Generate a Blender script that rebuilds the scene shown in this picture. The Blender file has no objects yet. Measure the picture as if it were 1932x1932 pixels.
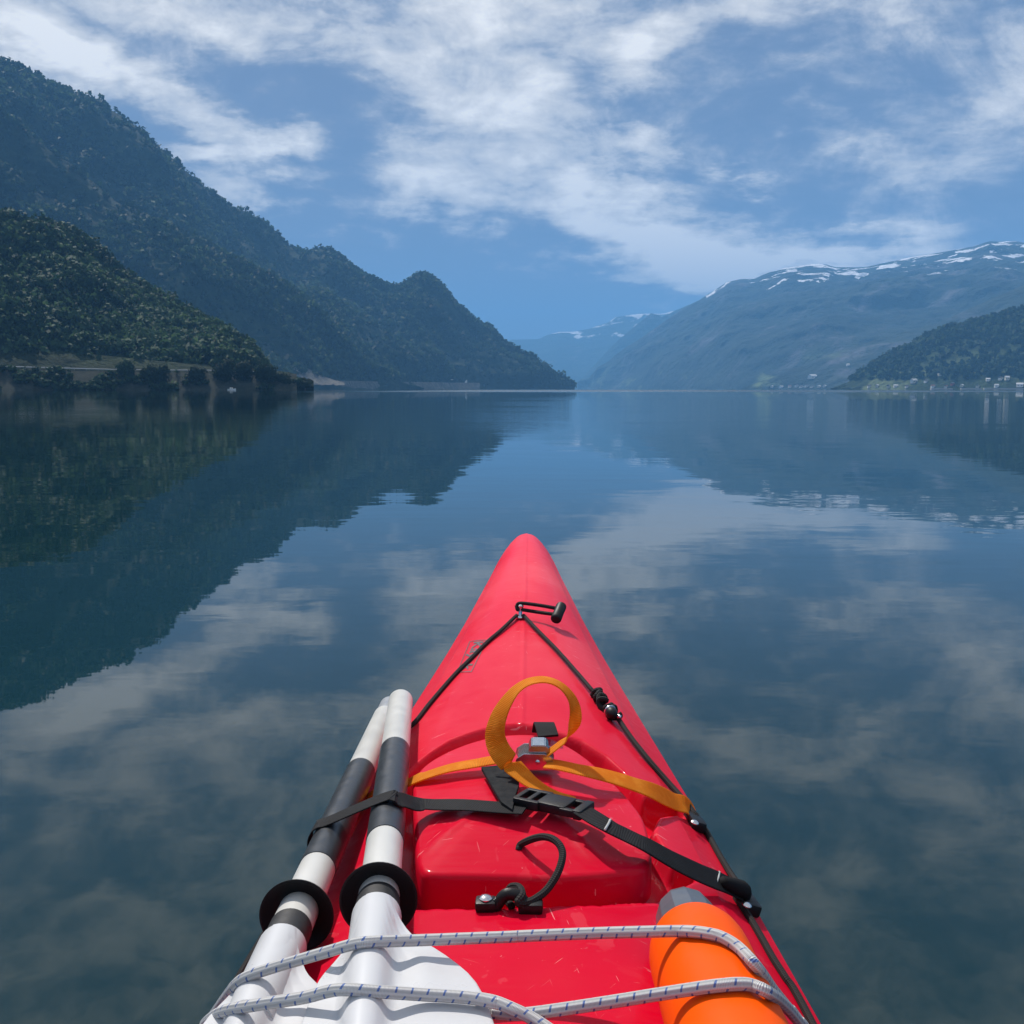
import bpy, math, random
import numpy as np
from mathutils import Vector, Matrix
from mathutils.bvhtree import BVHTree

random.seed(7)
rng = np.random.default_rng(11)
sc = bpy.context.scene
COL = sc.collection
R = math.radians

# ------------------------------------------------------------------ camera
PITCH, YAW = R(6.85), R(1.04)
CAM = np.array([0.010, 0.0, 0.72])
cd = bpy.data.cameras.new("camera")
cd.sensor_width = 36.0
cd.lens = 36.0
cd.clip_start = 0.05
cd.clip_end = 80000
cam = bpy.data.objects.new("camera", cd)
COL.objects.link(cam)
cam.location = CAM
cam.rotation_euler = (math.pi / 2 - PITCH, 0, YAW)
sc.camera = cam

# ------------------------------------------------------------------ light
SUN_EL, SUN_AZ = 52.0, -30.0          # azimuth from +Y (ahead), negative = left
sd = bpy.data.lights.new("sun", 'SUN')
sd.energy = 5.0
sd.angle = R(0.6)
sd.color = (1.0, 0.95, 0.88)
sun = bpy.data.objects.new("sun", sd)
COL.objects.link(sun)
sun.rotation_euler = (R(90 - SUN_EL), 0, R(180 - SUN_AZ))
sun.location = (0, 0, 50)
vs = sc.view_settings
vs.view_transform = 'Standard'
vs.look = 'None'
vs.exposure = 0.0
vs.gamma = 1.0
vs.use_curve_mapping = False
sc.cycles.use_denoising = True
sc.cycles.max_bounces = 8
sc.cycles.volume_bounces = 1
sc.cycles.transparent_max_bounces = 8
sc.cycles.caustics_reflective = False
sc.cycles.caustics_refractive = False


# photograph pixel (1932 px wide scale) -> direction
def ray(px, py):
    a = (px - 966) / 1932.0
    b = (py - 966) / 1932.0
    dx = a
    dy = math.cos(PITCH) - b * math.sin(PITCH)
    dz = -math.sin(PITCH) - b * math.cos(PITCH)
    c, s = math.cos(YAW), math.sin(YAW)
    return np.array([c * dx - s * dy, s * dx + c * dy, dz])


class NT:
    """small helper for node trees"""
    def __init__(self, tree):
        self.t = tree
        self.n = tree.nodes
        self.l = tree.links

    def node(self, typ, **kw):
        n = self.n.new(typ)
        for k, v in kw.items():
            setattr(n, k, v)
        return n

    def put(self, sock, v):
        if v is None:
            return
        if isinstance(v, bpy.types.NodeSocket):
            self.l.new(v, sock)
        else:
            sock.default_value = v

    def math(self, op, a, b=None, c=None, clamp=False):
        n = self.node('ShaderNodeMath', operation=op, use_clamp=clamp)
        self.put(n.inputs[0], a)
        self.put(n.inputs[1], b)
        self.put(n.inputs[2], c)
        return n.outputs[0]

    def vmath(self, op, a, b=None, scale=None):
        n = self.node('ShaderNodeVectorMath', operation=op)
        self.put(n.inputs[0], a)
        self.put(n.inputs[1], b)
        if scale is not None:
            self.put(n.inputs['Scale'], scale)
        return n.outputs['Value'] if op in ('DOT_PRODUCT', 'LENGTH', 'DISTANCE') else n.outputs[0]

    def noise(self, vec, scale, detail=4, rough=0.55, dist=0.0, out=0):
        n = self.node('ShaderNodeTexNoise')
        self.put(n.inputs['Vector'], vec)
        self.put(n.inputs['Scale'], scale)
        self.put(n.inputs['Detail'], detail)
        self.put(n.inputs['Roughness'], rough)
        self.put(n.inputs['Distortion'], dist)
        return n.outputs[out]

    def ramp(self, fac, stops, interp='LINEAR'):
        n = self.node('ShaderNodeValToRGB')
        n.color_ramp.interpolation = interp
        el = n.color_ramp.elements
        while len(el) > 1:
            el.remove(el[-1])
        for i, (p, c) in enumerate(stops):
            e = el[0] if i == 0 else el.new(p)
            e.position = p
            if isinstance(c, (int, float)):
                c = (c, c, c)
            e.color = (c[0], c[1], c[2], 1)
        self.put(n.inputs[0], fac)
        return n.outputs[0]

    def mix(self, fac, a, b, blend='MIX'):
        n = self.node('ShaderNodeMix', data_type='RGBA', blend_type=blend)
        self.put(n.inputs[0], fac)
        for s, v in ((n.inputs[6], a), (n.inputs[7], b)):
            if isinstance(v, tuple) and len(v) == 3:
                v = (*v, 1)
            self.put(s, v)
        return n.outputs[2]

    def mapping(self, vec, loc=(0, 0, 0), rot=(0, 0, 0), scale=(1, 1, 1), typ='POINT'):
        n = self.node('ShaderNodeMapping', vector_type=typ)
        self.put(n.inputs[0], vec)
        n.inputs[1].default_value = loc
        n.inputs[2].default_value = rot
        n.inputs[3].default_value = scale
        return n.outputs[0]

    def range(self, v, a, b, c=0.0, d=1.0, typ='SMOOTHSTEP'):
        n = self.node('ShaderNodeMapRange', interpolation_type=typ)
        for i, x in enumerate((v, a, b, c, d)):
            self.put(n.inputs[i], x)
        return n.outputs[0]


# ------------------------------------------------------------------ sky
world = bpy.data.worlds.new("World")
sc.world = world
world.use_nodes = True
W = NT(world.node_tree)
W.n.clear()
wout = W.node('ShaderNodeOutputWorld')
bg = W.node('ShaderNodeBackground')
W.l.new(bg.outputs[0], wout.inputs[0])
bg.inputs[1].default_value = 0.1
sky = W.node('ShaderNodeTexSky', sky_type='NISHITA')
sky.sun_disc = False
sky.sun_elevation = R(SUN_EL)
sky.sun_rotation = R(SUN_AZ)
sky.air_density = 1.0
sky.dust_density = 1.0
sky.ozone_density = 2.0
direction = W.node('ShaderNodeTexCoord').outputs['Generated']
sx = W.node('ShaderNodeSeparateXYZ')
W.l.new(direction, sx.inputs[0])
dX, dY, dZ = sx.outputs
az = W.math('ARCTAN2', dX, dY)
el = W.math('ARCSINE', dZ)
ae = W.node('ShaderNodeCombineXYZ')
W.put(ae.inputs[0], az)
W.put(ae.inputs[1], el)
# cloud sheet coordinates: the view direction dropped on a level layer
zc_ = W.math('ADD', W.math('MAXIMUM', dZ, 0.0), 0.16)
plane = W.node('ShaderNodeCombineXYZ')
W.put(plane.inputs[0], W.math('DIVIDE', dX, zc_))
W.put(plane.inputs[1], W.math('DIVIDE', dY, zc_))
P2 = plane.outputs[0]
wn = W.node('ShaderNodeTexNoise')
W.put(wn.inputs['Vector'], P2)
wn.inputs['Scale'].default_value = 2.6
wn.inputs['Detail'].default_value = 5
wn.inputs['Roughness'].default_value = 0.62
warp = W.vmath('SCALE', W.vmath('SUBTRACT', wn.outputs['Color'], (0.5, 0.5, 0.5)), scale=0.13)
aew = W.vmath('ADD', ae.outputs[0], warp)
# cloud banks: (px, py, rx, ry, tilt deg, weight)
BANKS = [
    (60, 60, 190, 70, 20, .55), (230, 165, 230, 42, 18, .55), (440, 228, 220, 40, 22, .45),
    (420, 300, 120, 36, -3, .75), (550, 275, 140, 42, -5, .55), (500, 362, 150, 44, -8, .55),
    (380, 30, 260, 60, 10, .45), (690, 95, 220, 70, 24, .45), (920, 50, 210, 100, 16, .5),
    (960, 195, 200, 95, 18, .65), (800, 335, 200, 90, -4, .8), (985, 300, 80, 40, 0, .4),
    (1215, 95, 120, 90, -40, .55), (1390, 25, 170, 55, 0, .4), (1205, 295, 80, 38, 4, .6),
    (1105, 395, 160, 100, 30, .75), (1230, 450, 230, 110, 18, .75), (1380, 490, 260, 100, 2, .7),
    (1500, 500, 260, 75, -8, .55), (1660, 478, 170, 34, -6, .5), (1240, 545, 220, 60, 0, .3),
    (1385, 335, 70, 22, 5, .4), (1490, 215, 90, 36, 5, .5), (1600, 268, 90, 44, 0, .4), (1740, 300, 200, 50, 0, .25),
    (1660, 90, 200, 100, 0, .32), (1910, 130, 110, 110, 0, .35),
    (420, 128, 170, 50, 14, -.25), (660, 290, 110, 80, 20, -.35), (800, 480, 300, 80, 0, -.25), (900, 440, 60, 22, 0, .3), (700, 460, 110, 24, -4, .28), (1010, 500, 80, 22, 4, .22),
    (1080, 170, 80, 70, 0, -.2), (1460, 180, 210, 140, 0, -.28), (1020, 575, 260, 80, 0, -.22),
    (1740, 350, 330, 130, 0, -.15),
]
acc = None
for (bx_, by_, rx, ry, tilt, wgt) in BANKS:
    d = ray(bx_, by_)
    d = d / np.linalg.norm(d)
    m = W.mapping(aew, (math.atan2(d[0], d[1]), math.asin(d[2]), 0), (0, 0, R(-tilt)),
                  (rx / 1932, ry / 1932, 1), 'TEXTURE')
    g = W.node('ShaderNodeTexGradient', gradient_type='SPHERICAL')
    W.l.new(m, g.inputs[0])
    acc = W.math('MULTIPLY_ADD', g.outputs['Fac'], wgt * 1.0, acc if acc is not None else 0.0)
n1 = W.noise(P2, 1.3, 7, 0.60, 0.5)
n2 = W.noise(W.mapping(P2, (3, 1, 0), (0, 0, R(-25)), (1.0, 1.6, 1)), 2.8, 8, 0.66, 0.3)
DS = W.mapping(direction, (2, 5, 1), (0, 0, 0), (1, 1, 1.7))
n3 = W.noise(DS, 8.5, 9, 0.64, 0.6)
n4 = W.noise(W.mapping(DS, (4, 2, 7)), 24.0, 8, 0.62, 0.4)
v = W.math('MULTIPLY_ADD', n1, 0.9, -0.45 + 0.31)
v = W.math('MULTIPLY_ADD', W.math('SUBTRACT', n2, 0.5), 0.75, v)
v = W.math('MULTIPLY_ADD', W.math('SUBTRACT', n3, 0.5), 1.6, v)
v = W.math('MULTIPLY_ADD', W.math('SUBTRACT', n4, 0.5), 0.85, v)
v = W.math('ADD', v, acc)
# the sheet thickens and brightens overhead
v = W.math('ADD', v, W.range(el, R(4), R(32), 0.0, 0.34))
# crisper cloud edges
v = W.math('MULTIPLY_ADD', v, 1.30, -0.42 * 0.30)
SKY_STOPS = [(0.0, (.165, .225, .36)), (0.2, (.205, .27, .41)), (0.40, (.31, .37, .49)),
             (0.58, (.46, .50, .585)), (0.78, (.67, .69, .725)), (1.0, (.85, .845, .84)), (1.36, (1.15, 1.13, 1.09))]
cl = W.ramp(W.math('DIVIDE', v, 1.36), [(p / 1.36, tuple(x / 1.25 for x in c)) for p, c in SKY_STOPS])
cl10 = W.vmath('SCALE', cl, scale=12.5)
fac = W.range(v, 0.0, 0.4, 0.85, 1.0)
W.l.new(W.mix(fac, sky.outputs[0], cl10), bg.inputs[0])
world.cycles.sampling_method = 'MANUAL'
world.cycles.sample_map_resolution = 512


# ------------------------------------------------------------------ helpers
def P_z(px, py, z):
    d = ray(px, py)
    t = (z - CAM[2]) / d[2]
    return CAM + d * t


def P_y(px, py, Y):
    d = ray(px, py)
    return CAM + d * ((Y - CAM[1]) / d[1])


def P_d(px, py, dist):
    d = ray(px, py)
    return CAM + d * (dist / math.hypot(d[0], d[1]))


def P_depth(px, py, depth):
    return CAM + ray(px, py) * depth


def new_obj(name, me, mat=None, parent=None, smooth=True):
    o = bpy.data.objects.new(name, me)
    COL.objects.link(o)
    if mat is not None and not me.materials:
        me.materials.append(mat)
    if parent is not None:
        o.parent = parent
    if smooth and len(me.polygons):
        me.polygons.foreach_set('use_smooth', np.ones(len(me.polygons), dtype=bool))
    return o


def mesh(name, verts, faces, mat=None, parent=None, smooth=True, uvs=None):
    me = bpy.data.meshes.new(name)
    me.from_pydata([tuple(map(float, q)) for q in verts], [], [tuple(int(i) for i in f) for f in faces])
    if uvs is not None:
        uv = me.uv_layers.new(name="UVMap")
        for lp in me.loops:
            uv.data[lp.index].uv = uvs[lp.vertex_index]
    me.update()
    return new_obj(name, me, mat, parent, smooth)


def empty(name, loc=(0, 0, 0)):
    o = bpy.data.objects.new(name, None)
    COL.objects.link(o)
    o.location = loc
    o.empty_display_size = 0.1
    return o


def tag(o, label=None, cat=None, group=None, kind=None):
    for k, v in (('label', label), ('category', cat), ('group', group), ('kind', kind)):
        if v:
            o[k] = v
    return o


def catmull(pts, n=8):
    pts = [np.asarray(p, float) for p in pts]
    if len(pts) < 3:
        return [pts[0] + (pts[1] - pts[0]) * t for t in np.linspace(0, 1, n + 1)]
    ext = [2 * pts[0] - pts[1]] + pts + [2 * pts[-1] - pts[-2]]
    out = []
    for i in range(1, len(ext) - 2):
        p0, p1, p2, p3 = ext[i - 1:i + 3]
        for k in range(n):
            t = k / n
            out.append(.5 * ((2 * p1) + (-p0 + p2) * t + (2 * p0 - 5 * p1 + 4 * p2 - p3) * t * t
                             + (-p0 + 3 * p1 - 3 * p2 + p3) * t ** 3))
    out.append(pts[-1])
    return out


def frames(pts):
    pts = np.asarray(pts)
    T = np.gradient(pts, axis=0)
    T /= np.linalg.norm(T, axis=1)[:, None] + 1e-12
    up = np.array([0, 0, 1.0]) if abs(T[0][2]) < .9 else np.array([1.0, 0, 0])
    N = []
    n = np.cross(np.cross(T[0], up), T[0])
    n /= np.linalg.norm(n)
    for t in T:
        n = n - t * np.dot(n, t)
        n /= np.linalg.norm(n) + 1e-12
        N.append(n.copy())
    N = np.array(N)
    B = np.cross(T, N)
    return T, N, B


def tube(name, pts, r, mat, parent=None, sides=12, caps=True, smooth_n=0):
    """swept tube, UV u = round, v = metres along; r may be a list"""
    if smooth_n:
        rr = r
        if not np.isscalar(r):
            rr = np.array([x[0] for x in catmull([[q] for q in r], smooth_n)])
        pts = catmull(pts, smooth_n)
        r = rr
    pts = np.asarray(pts, float)
    n = len(pts)
    rad = np.full(n, r) if np.isscalar(r) else np.asarray(r, float)
    T, N, B = frames(pts)
    s = np.concatenate([[0], np.cumsum(np.linalg.norm(np.diff(pts, axis=0), axis=1))])
    V, F, UV = [], [], []
    for i in range(n):
        for k in range(sides + 1):
            a = 2 * math.pi * k / sides
            V.append(pts[i] + rad[i] * (math.cos(a) * N[i] + math.sin(a) * B[i]))
            UV.append((k / sides, s[i]))
    w = sides + 1
    for i in range(n - 1):
        for k in range(sides):
            F.append((i * w + k, i * w + k + 1, (i + 1) * w + k + 1, (i + 1) * w + k))
    if caps:
        for i, sg in ((0, -1), (n - 1, 1)):
            c = len(V)
            V.append(pts[i] + T[i] * sg * rad[i] * 0.35)
            UV.append((0, s[i]))
            for k in range(sides):
                f = (i * w + k, i * w + k + 1, c)
                F.append(f if sg > 0 else f[::-1])
    return mesh(name, V, F, mat, parent, True, UV)


def ribbon(name, pts, side, width, thick, mat, parent=None, smooth_n=6):
    """flat webbing; side = width directions per point"""
    pts = [np.asarray(p, float) for p in pts]
    side = [np.asarray(s_, float) / np.linalg.norm(s_) for s_ in side]
    P = np.array(catmull(pts, smooth_n))
    S = np.array(catmull(side, smooth_n))
    S /= np.linalg.norm(S, axis=1)[:, None]
    T = np.gradient(P, axis=0)
    T /= np.linalg.norm(T, axis=1)[:, None] + 1e-12
    S = S - T * np.sum(S * T, axis=1)[:, None]
    S /= np.linalg.norm(S, axis=1)[:, None]
    Nn = np.cross(S, T)
    s = np.concatenate([[0], np.cumsum(np.linalg.norm(np.diff(P, axis=0), axis=1))])
    prof = [(-.5, -.3), (-.47, -.5), (0, -.5), (.47, -.5), (.5, -.3), (.5, .3), (.47, .5), (0, .5), (-.47, .5), (-.5, .3)]
    V, F, UV = [], [], []
    m = len(prof)
    for i in range(len(P)):
        for (a, b) in prof:
            V.append(P[i] + S[i] * a * width + Nn[i] * b * thick)
            UV.append(((a + .5) * width, s[i]))
    for i in range(len(P) - 1):
        for k in range(m):
            k2 = (k + 1) % m
            F.append((i * m + k, i * m + k2, (i + 1) * m + k2, (i + 1) * m + k))
    F.append(tuple(range(m))[::-1])
    F.append(tuple((len(P) - 1) * m + k for k in range(m)))
    o = mesh(name, V, F, mat, parent, False, UV)
    return o


def lathe(name, prof, A, B, mat, parent=None, sides=32, smooth=True):
    """profile [(t along metres from A, radius)] revolved round the axis A->B"""
    A, B = np.asarray(A, float), np.asarray(B, float)
    ax = (B - A) / np.linalg.norm(B - A)
    up = np.array([0, 0, 1.0]) if abs(ax[2]) < .9 else np.array([0, 1.0, 0])
    e1 = np.cross(up, ax)
    e1 /= np.linalg.norm(e1)
    e2 = np.cross(ax, e1)
    V, F = [], []
    for (t, r) in prof:
        for k in range(sides):
            a = 2 * math.pi * k / sides
            V.append(A + ax * t + r * (math.cos(a) * e1 + math.sin(a) * e2))
    for i in range(len(prof) - 1):
        for k in range(sides):
            k2 = (k + 1) % sides
            F.append((i * sides + k, i * sides + k2, (i + 1) * sides + k2, (i + 1) * sides + k))
    F.append(tuple(range(sides))[::-1])
    F.append(tuple((len(prof) - 1) * sides + k for k in range(sides)))
    o = mesh(name, V, F, mat, parent, smooth)
    if smooth:
        sharp(o, 40)
    return o


def sharp(o, deg):
    me = o.data
    try:
        me.set_sharp_from_angle(angle=R(deg))
    except Exception:
        pass


def block(name, center, ex, ey, ez, half, mat, parent=None, bev=0.0015):
    """bevelled box with its own axes"""
    import bmesh
    bm = bmesh.new()
    bmesh.ops.create_cube(bm, size=2.0)
    for v_ in bm.verts:
        v_.co = Vector((v_.co.x * half[0], v_.co.y * half[1], v_.co.z * half[2]))
    if bev:
        bmesh.ops.bevel(bm, geom=bm.edges[:], offset=bev, segments=2, affect='EDGES', profile=.6)
    M = Matrix([[ex[0], ey[0], ez[0], center[0]], [ex[1], ey[1], ez[1], center[1]],
                [ex[2], ey[2], ez[2], center[2]], [0, 0, 0, 1]])
    bm.transform(M)
    me = bpy.data.meshes.new(name)
    bm.to_mesh(me)
    bm.free()
    o = new_obj(name, me, mat, parent, True)
    sharp(o, 35)
    return o


def extrude_poly(name, pts2, origin, ex, ey, depth, mat, parent=None, bev=0.0006):
    """closed outline in the ex/ey plane, thickness both ways along ex x ey"""
    import bmesh
    ex, ey = np.asarray(ex, float), np.asarray(ey, float)
    n = np.cross(ex, ey)
    n /= np.linalg.norm(n)
    bm = bmesh.new()
    lo = [bm.verts.new(origin + ex * a + ey * b - n * depth / 2) for a, b in pts2]
    hi = [bm.verts.new(origin + ex * a + ey * b + n * depth / 2) for a, b in pts2]
    bm.faces.new(lo[::-1])
    bm.faces.new(hi)
    k = len(lo)
    for i in range(k):
        bm.faces.new((lo[i], lo[(i + 1) % k], hi[(i + 1) % k], hi[i]))
    bmesh.ops.recalc_face_normals(bm, faces=bm.faces)
    if bev:
        bmesh.ops.bevel(bm, geom=bm.edges[:], offset=bev, segments=2, affect='EDGES')
    me = bpy.data.meshes.new(name)
    bm.to_mesh(me)
    bm.free()
    o = new_obj(name, me, mat, parent, True)
    sharp(o, 35)
    return o


# numpy gradient-free value noise
def vnoise(x, y, z=None, seed=0):
    if z is None:
        z = np.zeros_like(x)
    xi, yi, zi = np.floor(x), np.floor(y), np.floor(z)
    fx, fy, fz = x - xi, y - yi, z - zi
    fx, fy, fz = [f * f * f * (f * (f * 6 - 15) + 10) for f in (fx, fy, fz)]

    def h(a, b, c):
        n = (a.astype(np.int64) * 374761393 + b.astype(np.int64) * 668265263 + c.astype(np.int64) * 2147483647
             + seed * 144269504)
        n = (n ^ (n >> 13)) * 1274126177
        n = n & 0x7fffffff
        n = (n ^ (n >> 16)) & 0xffff
        return n / 65535.0
    r = 0
    for dx in (0, 1):
        for dy in (0, 1):
            for dz in (0, 1):
                w = (fx if dx else 1 - fx) * (fy if dy else 1 - fy) * (fz if dz else 1 - fz)
                r = r + w * h(xi + dx, yi + dy, zi + dz)
    return r * 2 - 1


def fbm(x, y, z=None, octv=5, gain=.5, lac=2.03, seed=0, ridged=False):
    a, s, tot = 1.0, 0.0, 0.0
    for o in range(octv):
        n = vnoise(x, y, z, seed + o * 17)
        if ridged:
            n = 1 - 2 * np.abs(n)
        s = s + a * n
        tot += a
        a *= gain
        x, y = x * lac + 13.7, y * lac + 5.1
        if z is not None:
            z = z * lac
    return s / tot


# ------------------------------------------------------------------ materials
def mat_new(name):
    m = bpy.data.materials.new(name)
    m.use_nodes = True
    t = NT(m.node_tree)
    bsdf = t.n['Principled BSDF']
    return m, t, bsdf


def simple(name, col, rough=.5, metal=0.0, var=0.12, scale=40, bump=0.0, bscale=300, spec=.5):
    m, t, b = mat_new(name)
    tc = t.node('ShaderNodeTexCoord').outputs['Object']
    n = t.noise(tc, scale, 5, .6)
    c = t.mix(n, tuple(x * (1 - var) for x in col), tuple(min(1, x * (1 + var)) for x in col))
    t.l.new(c, b.inputs['Base Color'])
    b.inputs['Metallic'].default_value = metal
    b.inputs['Specular IOR Level'].default_value = spec
    t.l.new(t.range(n, .3, .7, rough * .85, min(1, rough * 1.15)), b.inputs['Roughness'])
    if bump:
        bn = t.node('ShaderNodeBump')
        bn.inputs['Strength'].default_value = 1.0
        bn.inputs['Distance'].default_value = bump
        t.l.new(t.noise(tc, bscale, 3, .6), bn.inputs['Height'])
        t.l.new(bn.outputs[0], b.inputs['Normal'])
    return m


def water_mat():
    m, t, b = mat_new("fjord_water")
    tc = t.node('ShaderNodeTexCoord').outputs['Object']
    b.inputs['Base Color'].default_value = (.003, .020, .023, 1)
    b.inputs['IOR'].default_value = 1.47
    b.inputs['Roughness'].default_value = .015
    b.inputs['Specular IOR Level'].default_value = .5
    s = t.node('ShaderNodeSeparateXYZ')
    t.l.new(tc, s.inputs[0])
    dist = t.vmath('LENGTH', tc)
    # patches where a breath of wind roughens the surface
    p1 = t.noise(t.mapping(tc, (0, 0, 0), (0, 0, R(12)), (.035, .11, 1)), 1.0, 4, .55, .4)
    p2 = t.noise(t.mapping(tc, (4, 9, 0), (0, 0, R(-6)), (.004, .012, 1)), 1.0, 4, .6, .4)
    mid = t.range(dist, 9, 28, 0.0, 1.0)
    patch = t.math('MULTIPLY', t.range(p1, .48, .66, .12, 1.0), mid)
    band = t.math('MULTIPLY', t.math('MULTIPLY', t.range(s.outputs[1], 13, 24), t.range(s.outputs[1], 130, 50)), t.range(s.outputs[0], -9, -1))
    band = t.math('MULTIPLY', band, t.range(p1, .36, .52, .25, 1.0))
    patch = t.math('MAXIMUM', patch, t.math('MULTIPLY', band, 2.2))
    far = t.math('MULTIPLY', t.range(s.outputs[1], 190, 330), t.range(s.outputs[1], 1100, 700))
    far = t.math('MULTIPLY', far, t.math('MULTIPLY', t.range(s.outputs[0], -75, -25), t.range(s.outputs[0], 230, 110)))
    far = t.math('MULTIPLY', far, t.range(p2, .30, .5))
    w1 = t.noise(t.mapping(tc, (0, 0, 0), (0, 0, R(20)), (.55, 1.1, 1)), 1.0, 3, .5, .2)
    w2 = t.noise(t.mapping(tc, (7, 3, 0), (0, 0, R(-14)), (2.2, 4.6, 1)), 1.0, 3, .5, .2)
    w3 = t.noise(t.mapping(tc, (1, 8, 0), (0, 0, R(30)), (9, 14, 1)), 1.0, 2, .5)
    h = t.math('MULTIPLY', w1, 0.0030)
    h = t.math('MULTIPLY_ADD', w2, t.math('MULTIPLY_ADD', patch, .0034, .00036), h)
    h = t.math('MULTIPLY_ADD', w3, t.math('MULTIPLY_ADD', patch, .0006, .00003), h)
    h = t.math('MULTIPLY_ADD', w1, t.math('MULTIPLY', far, .35), h)
    # small ripples spreading from the hull
    ax_ = t.math('ABSOLUTE', s.outputs[0])
    rip = t.math('SINE', t.math('ADD', t.math('MULTIPLY', ax_, 95.0), t.math('MULTIPLY', s.outputs[1], 26.0)))
    near = t.math('MULTIPLY', t.range(ax_, .75, .30), t.range(s.outputs[1], 1.3, .5))
    h = t.math('MULTIPLY_ADD', rip, t.math('MULTIPLY', near, .00022), h)
    bn = t.node('ShaderNodeBump')
    bn.inputs['Strength'].default_value = 1.0
    bn.inputs['Distance'].default_value = 1.0
    t.l.new(h, bn.inputs['Height'])
    t.l.new(bn.outputs[0], b.inputs['Normal'])
    t.l.new(t.math('MULTIPLY_ADD', far, .25, .015), b.inputs['Roughness'])
    return m


def terrain_mat(name, lo, hi, rock, scale, rock_amt=.5, snow=None, field=None):
    m, t, b = mat_new(name)
    tc = t.node('ShaderNodeTexCoord').outputs['Object']
    n1 = t.noise(tc, scale, 8, .62, .3)
    n2 = t.noise(tc, scale * 6, 6, .65)
    c = t.mix(t.range(n1, .32, .68), lo, hi)
    c = t.mix(t.range(n2, .35, .7, 0, .55), c, tuple(x * .45 for x in lo))
    rk = t.math('MULTIPLY', t.range(t.noise(t.mapping(tc, (5, 2, 7), (0, 0, 0), (1, 1, .5)), scale * 2.2, 8, .7, .4),
                                    1 - rock_amt, 1 - rock_amt + .16), .8)
    c = t.mix(rk, c, rock)
    if field:
        s = t.node('ShaderNodeSeparateXYZ')
        t.l.new(tc, s.inputs[0])
        lowm = t.range(s.outputs[2], field[1], field[0])
        fn = t.range(t.noise(t.mapping(tc, (3, 3, 0), (0, 0, R(30)), (1, .35, 1)), field[2], 5, .6), .52, .62)
        c = t.mix(t.math('MULTIPLY', lowm, fn), c, field[3])
    if snow:
        s = t.node('ShaderNodeSeparateXYZ')
        t.l.new(tc, s.inputs[0])
        z = s.outputs[2]
        sn = t.noise(t.mapping(tc, (1, 4, 2), (R(25), 0, R(20)), (1, 1, 2.2)), snow[2], 7, .58, .5)
        hgt = t.range(z, snow[0], snow[1], 0, 1, 'LINEAR')
        k = t.math('ADD', t.math('MULTIPLY', sn, 1.5), t.math('MULTIPLY', hgt, .27))
        k = t.math('MULTIPLY', t.range(k, .945, .965), t.range(z, snow[0], snow[0] + 60))
        c = t.mix(k, c, (.82, .85, .9))
    t.l.new(c, b.inputs['Base Color'])
    b.inputs['Roughness'].default_value = .95
    b.inputs['Specular IOR Level'].default_value = .15
    bn = t.node('ShaderNodeBump')
    bn.inputs['Distance'].default_value = .6 / scale * .35
    bn.inputs['Strength'].default_value = .7
    t.l.new(n2, bn.inputs['Height'])
    t.l.new(bn.outputs[0], b.inputs['Normal'])
    return m


def leaf_mat(name, a, b_, rough=.7):
    m, t, b = mat_new(name)
    at = t.node('ShaderNodeAttribute', attribute_name='tint')
    c = t.mix(at.outputs['Fac'], a, b_)
    t.l.new(c, b.inputs['Base Color'])
    b.inputs['Roughness'].default_value = rough
    b.inputs['Specular IOR Level'].default_value = .05
    out = t.n['Material Output']
    nr = t.node('ShaderNodeAttribute', attribute_name='leaf_normal')
    t.l.new(nr.outputs['Vector'], b.inputs['Normal'])
    tr = t.node('ShaderNodeBsdfTranslucent')
    t.l.new(c, tr.inputs[0])
    mx = t.node('ShaderNodeMixShader')
    mx.inputs[0].default_value = .12
    t.l.new(b.outputs[0], mx.inputs[1])
    t.l.new(tr.outputs[0], mx.inputs[2])
    t.l.new(mx.outputs[0], out.inputs[0])
    return m


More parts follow.
